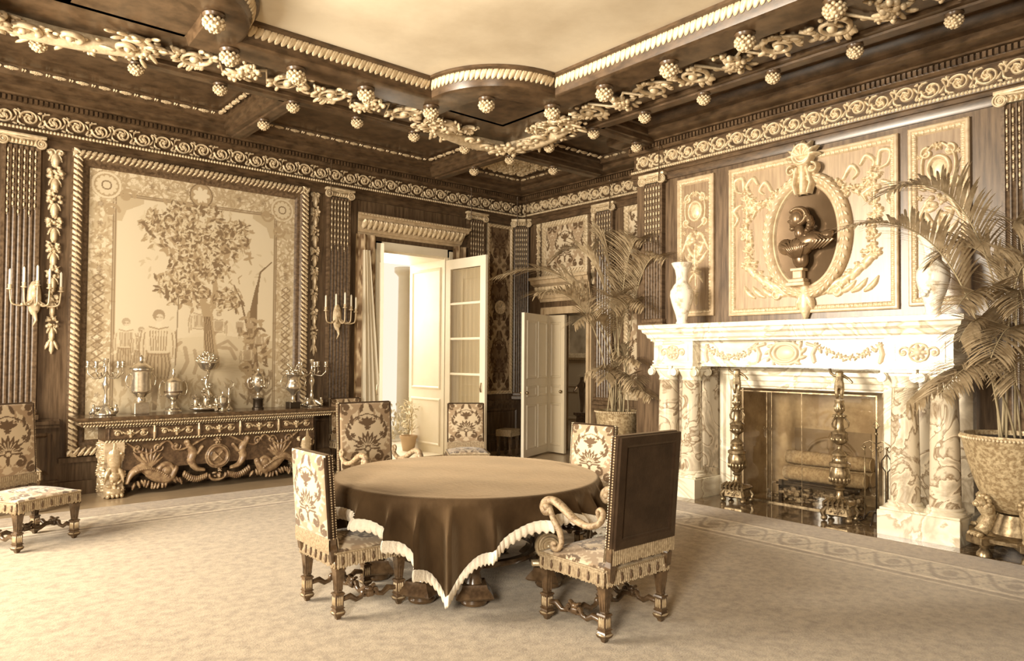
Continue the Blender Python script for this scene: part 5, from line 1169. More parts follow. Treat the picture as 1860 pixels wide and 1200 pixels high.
# ================================================================== SIDEBOARD
sbX, sbY = -5.53, -.35
sb = thing('carved_sideboard', 'long carved walnut sideboard with five drawers below the tapestry', 'sideboard', (sbX, sbY, 0))
b = MB(); v = []; 
pr = [(.0, .83), (.0, .835), (.015, .84), (.02, .86), (.05, .885), (.075, .90), (.085, .925), (.085, .94)]
def rsec(hx, hy, pr):
    m = MB(); v = []
    for o_, u in pr: v += [(-hx-o_, -hy-o_, u), (hx+o_, -hy-o_, u), (hx+o_, hy+min(o_, .0), u), (-hx-o_, hy+min(o_, .0), u)]
    n = len(pr); f = [(3, 2, 1, 0), tuple(4*(n-1)+i for i in range(4))]+[(4*k+i, 4*k+(i+1) % 4, 4*k+4+(i+1) % 4, 4*k+4+i) for k in range(n-1) for i in range(4)]
    return m.add(v, f)
top = mk('tabletop', rsec(1.50, .22, pr), CHW, sb, None, math.radians(25))
SF = lambda x, z, y=-.22: basis((1, 0, 0), (0, 0, 1), (0, -1, 0), (x, y, z))
run_tiles(top, T_ROPE, 'rope_moulding', CHG, .4, -1.5, 1.5, lambda u: SF(u, .833, -.235)); run_tiles(top, T_EGG, 'egg_moulding', DARKW, .5, -1.56, 1.56, lambda u: SF(u, .872, -.27)@SCL(1, .8, 1))
b = MB(); b.box(-1.27, 1.27, -.17, .22, .645, .83); cs = mk('drawer_case', b, DARKW, sb)
r = Rel(.45, .12, .004)
for x, s_ in ((.09, 1), (.36, -1)): r.spiral(x, .06, .042, 1.2, 0, s_, .009, .016, .008); r.ros(x, .06, .022, 6, .02); r.leaf(x-s_*.04, .1, 0 if s_ > 0 else PI, .07, .02, .014)
r.ros(.225, .065, .045, 7, .022); r.st(.225, .055, .022, .032, .03); [r.leaf(.225+q*.03, .05, (PI/2-q*1.3), .075, .025, .016, q*.6) for q in (-1, 1)]; r.leaf(.225, .045, -PI/2, .05, .03, .02)
DR = r.mb(cx=.225, cy=.06).mesh('drawer_relief', True)
for k in range(5):
    x = -1.01+.505*k; b = MB(); b.bev(x-.235, x+.235, -.195, -.17, .675, .80, .006); b.frame(x-.235, x+.235, .675, .80, [(0, 0), (.0, .010), (.008, .012), (.012, .0)], SF(0, 0, -.195)); d = mk('drawer', b, DARKW, sb)
    mk('drawer_relief', DR, CHG, d, SF(x, .737, -.196)@SCL(1, .92, 1)); k_ = MB(); k_.ball((x, -.225, .737), (.014, .016, .014), 8, 6); mk('drawer_knob', k_, BRASS, d)
    if k < 4: b = MB(); b.tube([(x+.2525, -.20, .66), (x+.2525, -.205, .74), (x+.2525, -.20, .815)], [.012, .018, .012], 8); mk('colonnette', b, CHG, sb)
run_tiles(cs, T_ROPE, 'rope_moulding', CHG, .4, -1.27, 1.27, lambda u: SF(u, .636, -.18)); run_tiles(cs, T_ROPE, 'rope_moulding', CHG, .4, -1.27, 1.27, lambda u: SF(u, .806, -.18)@SCL(1, .7, 1))
# pierced apron: medallion with sea nymphs, scaly winged dragons either side
A_ = Rel(2.16, .60, .006); c = 1.08; zt = .60
A_.ring(c, .33, .12, .12, .018, .04); A_.st(c, .33, .10, .02, .10); A_.path([(c-.05, .28), (c+.05, .38)], .012, .04); A_.path([(c+.05, .28), (c-.05, .38)], .012, .04)
A_.ring(c, .33, .145, .145, .008, .03); A_.ros(c, .53, .05, 6, .035); A_.ring(c, .10, .10, .07, .014, .03, PI, 2*PI); A_.fruit(c, .12, .055, .04, 9)
for s_ in (-1, 1):
    X = lambda q: c+s_*q
    A_.path([(X(.36), .50), (X(.30), .40), (X(.32), .30), (X(.26), .20), (X(.17), .17)], [.03, .05, .045, .03, .02], .05); A_.st(X(.37), .53, .035, .05); A_.path([(X(.33), .42), (X(.25), .38), (X(.19), .46)], .02, .04)
    for t in np.linspace(0, 1, 12): A_.leaf(X(.13+.26*t), .12-.05*math.sin(PI*t)+.05*t, -PI/2+s_*.3, .06, .03, .03)
    A_.spiral(X(.60), .20, .09, 1.4, PI, s_, .034, .045, .035)
    A_.path([(X(.50), .22), (X(.58), .10), (X(.74), .16), (X(.86), .26), (X(.98), .20), (X(1.03), .10)], [.035, .045, .06, .055, .04, .02], .05)
    for t in np.linspace(0, 1, 18): A_.st(X(.58+.36*t), .13+.12*math.sin(t*2.2), .022, .062)
    for k in range(7): A_.leaf(X(.78), .26, PI/2-s_*(.9-.28*k), .26-.015*k, .045, .035, s_*.25)
    for x in (.50, .70, .92): A_.spiral(X(x), .49, .055, 1.4, 0, s_, .011, .03, .01); A_.ros(X(x), .49, .024, 5, .035)
    A_.path([(X(.15), .57), (X(.45), .44), (X(.6), .56), (X(.8), .42), (X(1.05), .57)], .013, .03)
    for t in np.linspace(0, 1, 14): A_.leaf(X(.95-.5*t), .08+.03*math.sin(t*9), -PI/2+RNG.uniform(-.6, .6), .07, .03, .028)
b = MB(); b.box(-1.08, 1.08, -.135, -.125, .30, .65); ap = mk('apron', b, DARKW, sb); mk('apron_carving', A_.mb(cx=c), mat('carved apron walnut', (.17, .10, .055), .3, c2=(.36, .25, .14), scale=20), ap, SF(0, .055, -.135), True)
# scrolled end supports with lion masks and paws
for s_ in (-1, 1):
    o = MB(); x = s_*1.17
    b = MB(); v = []; pr = [(-.13, 0), (-.17, .02), (-.18, .08), (-.14, .13), (-.10, .2), (-.11, .34), (-.15, .46), (-.19, .56), (-.18, .645), (.20, .645), (.21, .5), (.16, .36), (.17, .2), (.21, .1), (.2, 0)]
    b.prism(pr, x-.10, x+.10); leg = mk('end_support', b, DARKW if s_ > 0 else mat('pale support wood', (.42, .31, .19), .4, c2=(.60, .48, .32), scale=20), sb, None, math.radians(30)); lm = CHG  # left support has a paler wood tone than the right one
    r = Rel(.20, .64, .005); r.fruit(.1, .12, .09, .05, 14); r.leaf(.1, .62, -PI/2, .36, .15, .05); r.fruit(.1, .50, .08, .045, 10); [r.leaf(.1+q*.03, .35, -PI/2+q*.7, .2, .06, .04, -q*.8) for q in (-1, 1)]; r.st(.1, .24, .06, .05); mk('mask_carving', r.mb(cx=.1), lm, leg, SF(x, 0, -.15), True)
    r = Rel(.38, .62, .006); [r.ros(RNG.uniform(.05, .33), RNG.uniform(.05, .6), .045, 5, .03) for k in range(22)]; r.spiral(.19, .45, .12, 1.3, 0, 1, .025, .035, .02, 6); r.spiral(.19, .18, .1, 1.2, PI, 1, .022, .035, .02, 5)
    for q in (-1, 1): mk('side_carving', r.mb(cx=.19), lm, leg, basis((0, -q, 0), (0, 0, 1), (q, 0, 0), (x+q*.10, .01, 0)), True)
    b = MB(); [b.ball((x-.07+.047*k, -.20, .03), (.026, .05, .03), 8, 6) for k in range(4)]; b.ball((x, -.15, .06), (.11, .08, .06), 10, 6); mk('paw', b, lm, leg, None, True)
b = MB(); b.box(-1.1, 1.1, .10, .14, .06, .12); mk('stretcher', b, DARKW, sb)

# ================================================================== CHAIRS
ARMW = mat('carved pale arm', (.42, .31, .19), .5, c2=(.20, .13, .07), scale=35, mix=(.45, .62), bump=.5, bscale=60)
def chair(nm, label, H=1.03, W_=.50, D=.46, arms=False, light=False, group=None):
    # origin on the floor under the seat centre; the sitter faces +y
    o = thing(nm, label, 'armchair' if arms else 'chair', (0, 0, 0), 0, group); hw, hd = W_/2, D/2; SH = .42
    for sx in (-1, 1):
        for sy in (-1, 1):
            b = MB(); x, y = sx*(hw-.03), sy*(hd-.03)
            b.sqstack([(.0, .012), (.018, .018), (.028, .030), (.045, .036), (.055, .028), (.065, .026), (.072, .034), (.078, .027), (.15, .027), (.155, .033), (.165, .030), (.17, .019), (.30, .030), (.315, .036), (.325, .028), (.335, .036), (.365, .040), (.40, .030), (.41, .030)], None, x, y)
            for a in range(4):
                b.frame(-.013, .013, .18, .295, [(0, .002), (.003, .005), (.005, .001)], T(x, y, 0)@RZ(a*PI/2)@basis((1, 0, 0), (0, 0, 1), (0, -1, 0), (0, -.023, 0)))
            lb = b; b = MB()
            for a in range(4):
                M = T(x, y, 0)@RZ(a*PI/2)
                for q in (-1, 0, 1): b.ball((0, 0, 0), (.012, .010, .030), 6, 4, M@T(q*.018, -.036, .350-.006*abs(q))); b.ball((0, 0, 0), (.007, .004, .030), 6, 4, M@T(q*.014, -.028, .115))
                b.ball((0, 0, 0), (.034, .008, .007), 8, 4, M@T(0, -.034, .047))
            lg = mkm('leg', [(lb, CHW), (b, CHG)], o, None, math.radians(40))
            if sy > 0: c_ = MB(); c_.ball((x, y, .012), (.008, .014, .012), 8, 6); mk('caster', c_, BRASS, lg)
    # stretchers: two sides and one across, each with a pair of scrolls in the middle
    def stretch(p0, p1):
        b = MB(); P0, P1 = Vector(p0), Vector(p1); d = (P1-P0); L = d.length; u = d.normalized(); M = basis(u, (0, 0, 1), u.cross(Vector((0, 0, 1))), P0)
        b.tube([(0, 0, 0), (L*.14, .01, 0), (L*.25, -.02, 0), (L*.34, -.012, 0), (L*.4, .02, 0)], [.016, .020, .017, .016, .013], 8, M); b.tube([(L, 0, 0), (L*.86, .01, 0), (L*.75, -.02, 0), (L*.66, -.012, 0), (L*.6, .02, 0)], [.016, .020, .017, .016, .013], 8, M)
        for q, s_ in ((.40, 1), (.60, -1)):
            pts = []
            for k in range(22): t = k/21; a = -PI/2+s_*t*2.6*PI; rr = .030*(1-t)+.006; pts.append((L*q+rr*math.cos(a)*1, .015+rr*math.sin(a)*-1, 0))
            b.tube(pts, [.010, .008], 6, M, 1.6)
        b.bev(L*.44, L*.56, -.018, .018, -.014, .022, .004, M); b.ball((L*.5, .03, 0), (.03, .02, .02), 8, 6, M); return mk('stretcher', b, CHW, o, smooth=math.radians(50))
    for sx in (-1, 1): stretch((sx*(hw-.03), -hd+.06, .115), (sx*(hw-.03), hd-.06, .115))
    stretch((-hw+.04, 0, .12), (hw-.04, 0, .12))
    # upholstered seat with fringe
    pm = DMF if light else DM
    b = MB(); b.bev(-hw, hw, -hd, hd, .36, SH, .012); st_ = mk('seat', b, VELV, o)
    me = clothgrid('seat_cushion', W_+.01, D+.01, pm, DAM, .40, .50, .045, .008, .018, .5, .0); mk('seat_cover', me, DAM, st_, T(0, -D/2-.005, SH+.006))
    b = MB(); n = 26
    for (x0, y0, x1, y1) in ((-hw, -hd, hw, -hd), (hw, -hd, hw, hd), (hw, hd, -hw, hd), (-hw, hd, -hw, -hd)):
        L = math.hypot(x1-x0, y1-y0); nx, ny = (y1-y0)/L, -(x1-x0)/L; m = int(L/.009)
        V = []; F = []
        for k in range(m+1):
            t = k/m; o_ = .008+.005*(k % 2); dz = .012*RNG.random()
            V += [(x0+(x1-x0)*t+nx*.004, y0+(y1-y0)*t+ny*.004, SH-.002), (x0+(x1-x0)*t+nx*o_, y0+(y1-y0)*t+ny*o_, SH-.02), (x0+(x1-x0)*t+nx*o_*1.6, y0+(y1-y0)*t+ny*o_*1.6, .335-dz)]
        F = [(3*k+i, 3*k+3+i, 3*k+4+i, 3*k+1+i) for k in range(m) for i in (0, 1)]; b.add(V, F); b.tube([(x0+nx*.008, y0+ny*.008, SH-.004), (x1+nx*.008, y1+ny*.008, SH-.004)], .007, 6)
    fr_ = mk('seat_fringe', b, FRNG, st_)
    b = MB()
    for (x0, y0, x1, y1) in ((-hw, -hd, hw, -hd), (hw, -hd, hw, hd), (hw, hd, -hw, hd), (-hw, hd, -hw, -hd)):
        L = math.hypot(x1-x0, y1-y0); nx, ny = (y1-y0)/L, -(x1-x0)/L
        for k in range(7): t = (k+.5)/7; b.ball((x0+(x1-x0)*t+nx*.018, y0+(y1-y0)*t+ny*.018, .362), (.009, .009, .022), 7, 5); b.ball((x0+(x1-x0)*t+nx*.018, y0+(y1-y0)*t+ny*.018, .388), (.006, .006, .008), 6, 4)
    tl_ = mk('tassels', b, mat('dark silk', (.12, .07, .035), .6) if 'dark silk' not in bpy.data.materials else bpy.data.materials['dark silk'], st_, None, True); tl_['kind'] = 'stuff'
    # back: two posts and a padded panel, leaning back slightly
    lean = .075; z0 = SH+.02; bz0 = .50 if not arms else .54
    BM = T(0, -hd+.02, 0)@RX(lean)
    for sx in (-1, 1): b = MB(); b.sqstack([(.36, .020), (.44, .024), (.47, .018), (bz0+.02, .020)], BM, sx*(hw-.028)); mk('back_post', b, CHW, o)
    hb = H-bz0; bw = W_-.01
    b = MB(); b.bev(-bw/2, bw/2, -.030, .030, bz0, H, .014, BM)
    if arms: b.frame(-bw/2+.004, bw/2-.004, bz0+.004, H-.004, [(0, 0), (.004, .012), (.05, .016), (.062, .010), (.066, .0)], BM@basis((1, 0, 0), (0, 0, 1), (0, -1, 0), (0, -.030, 0)))
    bk = mk('backrest', b, VELV, o)
    me = clothgrid('back_cover', bw-.004, hb-.004, pm, DAM, bw*1.0, hb*1.0, .028, .006, .020, .5, .0); mk('back_cover', me, DAM, bk, BM@basis((-1, 0, 0), (0, 0, 1), (0, 1, 0), (0, .034, bz0+.002)))
    if not arms: mk('outer_back_cover', me, DAM, bk, BM@basis((1, 0, 0), (0, 0, 1), (0, -1, 0), (0, -.034, bz0+.002))@SCL(1, 1, .6))
    b = MB(); m = int(hb/.016)
    for sx in (-1, 1):
        for k in range(m): b.ball((sx*(bw/2+.001), .0, bz0+.01+k*.016), (.004, .006, .006), 6, 4, BM); b.ball((sx*(bw/2+.001), .022, bz0+.01+k*.016), (.004, .003, .006), 5, 4, BM)
    nh = mk('nail_heads', b, CHG, bk); nh['kind'] = 'stuff'
    b = MB(); V = []; m = int(bw/.009)
    for k in range(m+1): x = -bw/2+bw*k/m; o_ = .004*(k % 2); V += [(x, -.030-o_, bz0+.015), (x, -.034-o_, bz0-.03), (x, -.034-o_, bz0-.075-.01*RNG.random())]
    b.add(V, [(3*k+i, 3*k+3+i, 3*k+4+i, 3*k+1+i) for k in range(m) for i in (0, 1)], BM); V = [(x, -y, z) for x, y, z in V]; b.add(V, [(3*k+i, 3*k+3+i, 3*k+4+i, 3*k+1+i) for k in range(m) for i in (0, 1)], BM); mk('back_fringe', b, FRNG, bk)
    if arms:
        for sx in (-1, 1):
            x = sx*(hw-.01); b = MB()
            pts = [(x, -hd+.04, .73)]
            pts = [(x, -hd+.055, .700), (x, -hd+.075, .745), (x, -hd+.045, .765), (x, -hd+.02, .735), (x, -hd+.05, .675), (x, -hd+.14, .640), (x, -hd+.26, .665), (x, -hd+.36, .725), (x, -hd+.43, .755), (x, -hd+.50, .745), (x, -hd+.53, .70), (x, -hd+.50, .665), (x, -hd+.465, .69), (x, -hd+.485, .712)]
            P_ = np.array(pts); t_ = np.linspace(0, 1, len(P_)); tt = np.linspace(0, 1, 60)
            Q = np.stack([np.interp(tt, t_, P_[:, i]) for i in range(3)], 1)
            for _ in range(2): Q[1:-1] = (Q[:-2]+2*Q[1:-1]+Q[2:])/4
            b.tube(Q, [.010, .013, .018, .022, .025, .026, .024, .014], 8, None, 1.25); b.ball((x, -hd+.49, .705), (.036, .028, .028), 10, 6)
            ar = mk('arm', b, ARMW, o, None, True)
            b = MB(); Q = [(x, -hd+.47, .70), (x, -hd+.44, .64), (x, -hd+.38, .57), (x, -hd+.36, .50), (x, -hd+.40, .455), (x, -hd+.44, .46), (x, -hd+.44, .49), (x, -hd+.415, .485)]; Q = np.array(Q); tt = np.linspace(0, 1, 40); Q = np.stack([np.interp(tt, np.linspace(0, 1, len(Q)), Q[:, i]) for i in range(3)], 1)
            for _ in range(2): Q[1:-1] = (Q[:-2]+2*Q[1:-1]+Q[2:])/4
            b.tube(Q, [.018, .02, .016, .02, .013], 10); mk('arm_support', b, ARMW, o, None, True)
    return o
c1 = chair('dining_armchair', 'scroll armed chair in front of the table, its dark velvet back towards us', 1.20, .58, .54, True, True)
c1.location = (-5.24, -6.72, .012); c1.rotation_euler = (0, 0, 0)
c2 = chair('dining_chair', 'armless damask chair drawn up to the left side of the table', 1.03, .50, .50, False, True)
c2.location = (-6.29, -5.43, .012); c2.rotation_euler = (0, 0, -PI/2)
G = 'damask chairs about the room'
dup(c1, (-5.17, -3.86, .012), PI-.02, 'tall damask armchair behind the table, before the garden window')
dup(c2, (-4.02, -5.27, .012), PI/2+.12, 'pale damask chair beyond the right side of the table')
fx_, fy_ = -.52, -.85
dup(c2, (-3.02, -2.38, .012), math.atan2(fy_, fx_)-PI/2, 'damask chair standing alone in front of the open glazed leaf')
c3 = dup(c1, (-7.74, -2.28, .012), PI+.53, 'sunlit chair at the left edge, near the sideboard end')
for ch in list(bpy.data.objects):
    if ch.parent == c3 and ch.name.startswith('arm'): bpy.data.objects.remove(ch)
c3['category'] = 'chair'; c3.name = 'side_chair'
dup(c2, (-7.72, -.66, .012), PI, 'chair against the tapestry wall, mostly hidden behind the leftmost chair')
dup(c2, (-3.62, -.48, .012), PI, 'chair backed against the fluted pilaster at the right end of the sideboard')
sl = thing('fringed_stool', 'small fringed stool by the dark wall, left of the inner door', 'stool', (-.84, -.62, 0), .4)
b = MB(); b.bev(-.16, .16, -.14, .14, .40, .45, .012); mk('seat', b, FRNG, sl)
b = MB(); 
for (x0, y0, x1, y1) in ((-.16, -.14, .16, -.14), (.16, -.14, .16, .14), (.16, .14, -.16, .14), (-.16, .14, -.16, -.14)):
    L = math.hypot(x1-x0, y1-y0); nx, ny = (y1-y0)/L, -(x1-x0)/L; m = 26; V = []
    for k in range(m+1): t = k/m; V += [(x0+(x1-x0)*t+nx*.003, y0+(y1-y0)*t+ny*.003, .45), (x0+(x1-x0)*t+nx*(.008+.005*(k % 2)), y0+(y1-y0)*t+ny*(.008+.005*(k % 2)), .34)]
    b.add(V, [(2*k, 2*k+2, 2*k+3, 2*k+1) for k in range(m)])
mk('fringe', b, FRNG, sl)
for sx in (-1, 1):
    for sy in (-1, 1): b = MB(); b.sqstack([(0, .012), (.02, .022), (.04, .028), (.06, .02), (.12, .022), (.13, .014), (.34, .026), (.36, .03), (.40, .024)], None, sx*.13, sy*.11); mk('leg', b, CHW, sl)

# ================================================================== ROUND TABLE AND ITS CLOTH
TCX, TCY, TZ, TR = -5.34, -5.43, .76, 1.0
tb = thing('dining_table', 'round dining table on bulbous carved legs, almost hidden by its cloth', 'table', (TCX, TCY, .012))
b = MB(); b.lathe([(TR-.03, .69), (TR-.01, .70), (TR-.006, .735), (TR-.02, .742)], 64); mk('tabletop', b, CHW, tb, None, math.radians(40))
b = MB(); b.lathe([(.72, .60), (.72, .69)], 40); mk('apron', b, CHW, tb)
def tleg(x, y):
    b = MB(); b.lathe([(.05, 0), (.085, .012), (.095, .03), (.085, .05), (.06, .06)], 20); b.sqstack([(.06, .11), (.075, .125), (.10, .11), (.13, .085), (.15, .08)]); b.lathe([(.06, .15), (.05, .18), (.045, .22), (.075, .27), (.095, .34), (.10, .40), (.085, .47), (.05, .51), (.065, .53), (.05, .56), (.07, .60)], 20, None, 10, .12, (.25, .48))
    mk('leg', b, CHW, tb, T(x, y, 0)@RZ(math.atan2(y, x)), math.radians(40))
for d in (150, 206, 237, 295, 350, 30, 90): tleg(.66*math.cos(math.radians(d)), .66*math.sin(math.radians(d)))
b = MB(); P_ = [(.50*math.cos(a), .50*math.sin(a)) for a in np.linspace(0, 2*PI, 37)[:-1]]; b.sweep([(0, .20), (.05, .20), (.06, .215), (.05, .235), (0, .235)], P_, True); mk('stretcher_ring', b, CHW, tb, None, math.radians(40))
b = MB()
M = basis((math.cos(-.6), math.sin(-.6), 0), (0, 0, 1), (math.sin(-.6), -math.cos(-.6), 0), (.18, -.70, 0))
volute(b, 0, .33, .03, .085, M); b.tube([(.08, .31, .02), (.16, .27, .02), (.26, .30, .02), (.34, .36, .02)], .028, 8, M); b.bev(-.12, .42, .20, .235, -.02, .05, .006, M); mk('scroll_bracket', b, CHG, tb, None, math.radians(50))
def cloth():
    S = 1.17; na, nr = 360, 70; V = []; C_ = []; drop = []
    for i in range(na):
        a = 2*PI*i/na; smax = S/max(abs(math.cos(a)), abs(math.sin(a))); D_ = smax-TR
        cn = math.exp(-((((a % (PI/2))-PI/4)/.30)**2))
        for j in range(nr+1):
            s_ = smax*(j/nr)**.85
            if s_ <= TR-.03: r_, z = s_, TZ
            elif s_ <= TR+.02: t = (s_-TR+.03)/.05; r_, z = TR-.03+.03*math.sin(t*PI/2), TZ-.03*(1-math.cos(t*PI/2))
            else:
                h = s_-TR-.02; q = h/.66; wv = ((1-abs(math.sin(a*12.5+.9*math.sin(a*5))))**1.8-.27)*.17+math.sin(a*9+2*math.sin(a*3))*.012
                dpt = min(1, h/.18)
                r_ = TR+.006+dpt*wv*(.6+.8*min(D_, .5))+.015*dpt-.10*q*cn; z = TZ-.03-h
            V.append((r_*math.cos(a), r_*math.sin(a), z+.002*math.sin(r_*math.cos(a)*9)*math.sin(r_*math.sin(a)*7)*(s_ < TR-.1)))
    f = [(i*(nr+1)+j, i*(nr+1)+j+1, ((i+1) % na)*(nr+1)+j+1, ((i+1) % na)*(nr+1)+j) for i in range(na) for j in range(nr)]
    me = bpy.data.meshes.new('tablecloth'); me.from_pydata(V, [], f); me.polygons.foreach_set('use_smooth', [True]*len(me.polygons))
    o = mk('tablecloth', me, CLOTH, None, None, loc=(TCX, TCY, .012)); tag(o, 'dark velvet cloth with white lace edge draped over the round table', 'tablecloth')
    # lace braid along the hem
    b = MB(); hem = [V[i*(nr+1)+nr] for i in range(na)]; hp = [V[i*(nr+1)+nr-3] for i in range(na)]
    b.v = []; W_ = 5
    H_ = np.array(hem); U_ = np.array(hp); d = U_-H_; L = np.linalg.norm(d, axis=1)[:, None]; d = d/L
    VV = []; N = 1440
    Hi = np.stack([np.interp(np.arange(N)/N*na, np.arange(na+1), np.r_[H_[:, k], H_[0, k]]) for k in range(3)], 1); Di = np.stack([np.interp(np.arange(N)/N*na, np.arange(na+1), np.r_[d[:, k], d[0, k]]) for k in range(3)], 1)
    R_ = Hi.copy(); R_[:, 2] = 0; R_ /= np.linalg.norm(R_, axis=1)[:, None]
    seg = np.r_[0, np.cumsum(np.linalg.norm(np.diff(Hi, axis=0), axis=1))]
    for k in range(N):
        bump = .010*abs(math.sin(seg[k]*70)); sc_ = .008*math.sin(seg[k]*140)
        for t, o_ in ((-.028, .002), (-.022, .014), (-.004, .022), (.018, .022), (.038, .014), (.048, .002)): VV.append(Hi[k]+Di[k]*(t+(sc_ if t < 0 else 0))+R_[k]*(o_+bump)-np.array([0, 0, 0]))
    F = [(k*6+i, ((k+1) % N)*6+i, ((k+1) % N)*6+i+1, k*6+i+1) for k in range(N) for i in range(5)]; b.add(VV, F); mk('lace_edging', b, LACE, o, None, True)
CLOTH = mat('worn brown velvet', (.03, .017, .008), .8, spec=.05, c2=(.085, .052, .026), scale=2.2, detail=10, stretch=(1, 1, .6), bump=.25, bscale=40); CLOTH.node_tree.nodes['Principled BSDF'].inputs['Sheen Weight'].default_value = .38; CLOTH.node_tree.nodes['Principled BSDF'].inputs['Sheen Tint'].default_value = (1, .75, .48, 1); CLOTH.node_tree.nodes['Principled BSDF'].inputs['Sheen Roughness'].default_value = .4
cloth()
# ================================================================== SILVER ON THE SIDEBOARD
SZ = .94
def lathe_part(o, nm, pr, m_, n=22, **k): b = MB(); b.lathe(pr, n, None, k.get('lobes', 0), k.get('amp', .1), k.get('lz')); return mk(nm, b, m_, o, None, math.radians(50))
def handles(o, pts, r=.008, m_=SILV, nm='handle', n=2):
    for k in range(n):
        b = MB(); P_ = np.array(pts); t = np.linspace(0, 1, 30); Q = np.stack([np.interp(t, np.linspace(0, 1, len(P_)), P_[:, i]) for i in range(3)], 1)
        for _ in range(2): Q[1:-1] = (Q[:-2]+2*Q[1:-1]+Q[2:])/4
        b.tube(Q, r, 7); mk(nm, b, m_, o, RZ(k*2*PI/n), True)
def candelabrum(label, x, y, rz):
    o = thing('candelabrum', label, 'candelabrum', (x, y, SZ), rz, 'candelabra at the sideboard ends')
    b = MB(); b.lathe([(.11, 0), (.115, .02), (.09, .035), (.07, .06), (.03, .10), (.022, .14)], 20)
    for k in range(3): a = 2*PI*k/3+.5; b.tube([(.0, .0, .09), (.08*math.cos(a), .08*math.sin(a), .08), (.14*math.cos(a), .14*math.sin(a), .04), (.16*math.cos(a), .16*math.sin(a), .012)], [.03, .028, .02, .014], 8); b.ball((.13*math.cos(a+.6), .13*math.sin(a+.6), .06), (.03, .03, .045)); b.ball((.13*math.cos(a+.6), .13*math.sin(a+.6), .115), .018)
    mk('base', b, SILV, o, smooth=True)
    lathe_part(o, 'stem', [(.022, .12), (.03, .16), (.016, .20), (.014, .28), (.035, .33), (.04, .37), (.02, .41), (.016, .46), (.03, .49), (.014, .52), (.014, .60), (.028, .62), (.03, .66), (.0, .665)], SILV, 14, lobes=6)
    for k in range(5):
        a = 2*PI*k/5; R_ = .19; b = MB(); P_ = [(0, .49), (.06, .44), (.13, .43), (R_, .49), (R_, .56)]; b.tube([(r_*math.cos(a), r_*math.sin(a), z) for r_, z in P_], .008, 6); b.tube([(.08*math.cos(a), .08*math.sin(a), .44), (.09*math.cos(a), .09*math.sin(a), .50), (.12*math.cos(a), .12*math.sin(a), .49)], .006, 5)
        b.lathe([(.012, .55), (.034, .565), (.016, .575), (.02, .60), (.026, .63), (.02, .635)], 12, T(R_*math.cos(a), R_*math.sin(a), 0)); mk('arm', b, SILV, o, None, True)
    return o
candelabrum('bright silver candelabrum at the left end of the sideboard', -6.76, -.30, .2); candelabrum('silver candelabrum at the right end of the sideboard, behind the last urn', -4.20, -.31, .7)
o = thing('lidded_urn', 'large straight sided lidded silver urn second from the left', 'urn', (-6.40, -.36, SZ))
b = MB(); b.bev(-.08, .08, -.08, .08, 0, .14, .008); mk('base', b, SILV, o); lathe_part(o, 'body', [(.05, .14), (.06, .16), (.045, .20), (.08, .24), (.115, .26), (.12, .28), (.12, .50), (.125, .52), (.14, .53), (.14, .545), (.12, .55)], SILV, 26)
lathe_part(o, 'lid', [(.13, .55), (.11, .57), (.07, .60), (.03, .62), (.02, .65), (.028, .67), (.012, .70), (.0, .71)], SILV); handles(o, [(.12, 0, .32), (.15, 0, .34), (.165, 0, .40), (.15, 0, .46), (.12, 0, .48)])
o = thing('loving_cup', 'banded silver cup with loop handles and a spired lid, left of centre', 'cup', (-6.03, -.34, SZ))
lathe_part(o, 'foot', [(.10, 0), (.105, .02), (.085, .035), (.09, .055), (.06, .07), (.03, .09), (.025, .13), (.04, .16)], SILV); lathe_part(o, 'bowl', [(.04, .16), (.08, .19), (.098, .23), (.102, .28), (.102, .36), (.106, .38), (.09, .385)], SILV, 26); lathe_part(o, 'dark_bands', [(.1035, .245), (.1045, .25), (.1045, .262), (.1035, .265)], DARKW, 26)
lathe_part(o, 'lid', [(.095, .385), (.07, .41), (.03, .43), (.015, .45), (.025, .47), (.012, .50), (.018, .52), (.0, .56)], SILV, 16); handles(o, [(.09, 0, .22), (.14, 0, .20), (.165, 0, .28), (.15, 0, .36), (.12, 0, .40), (.10, 0, .36)], .007)
o = thing('silver_centrepiece', 'tall silver epergne with a figure group base and a flowery basket top', 'centrepiece', (-5.60, -.26, SZ+.006))
b = MB(); b.ball((0, 0, .03), (.22, .14, .035), 20, 8)
for k in range(26): a = RNG.uniform(0, 6.3); q = RNG.uniform(.5, 1); b.ball((.2*q*math.cos(a), .13*q*math.sin(a), .05+.03*RNG.random()), RNG.uniform(.012, .03), 7, 5)
mk('rocky_base', b, SILV, o, smooth=True)
for k, (x, y, s_) in enumerate(((-.16, -.05, 1), (-.05, -.10, 1.1), (.10, -.06, .9), (.02, .05, 1.3))): skinned('figurine', [(x, y, .05, .022*s_), (x, y, .10*s_+.02, .024*s_), (x, y, .15*s_+.02, .020*s_), (x, y, .19*s_+.02, .019*s_), (x+.05*s_, y-.01, .12*s_+.03, .010), (x-.05*s_, y-.02, .17*s_+.02, .009)], [(0, 1), (1, 2), (2, 3), (2, 4), (2, 5)], SILV, o, None, 1)
b = MB(); b.tube([(0, 0, .05), (.03, .0, .2), (-.02, 0, .34), (.02, 0, .50)], [.03, .018, .02, .016], 8); [b.ball((.05*math.cos(k*1.3), .05*math.sin(k*1.3), .18+.03*k), (.03, .012, .02), 7, 5) for k in range(9)]; mk('tree_stem', b, SILV, o, None, True)
b = MB(); b.lathe([(.03, .50), (.08, .53), (.12, .60), (.14, .62)], 20, None, 10, .1)
for k in range(55): a = RNG.uniform(0, 6.3); q = math.sqrt(RNG.random()); b.ball((.14*q*math.cos(a), .14*q*math.sin(a), .62+.10*(1-q*q)+.03*RNG.random()), (.022, .022, .016), 7, 5)
mk('flower_basket', b, SILV, o, None, True)
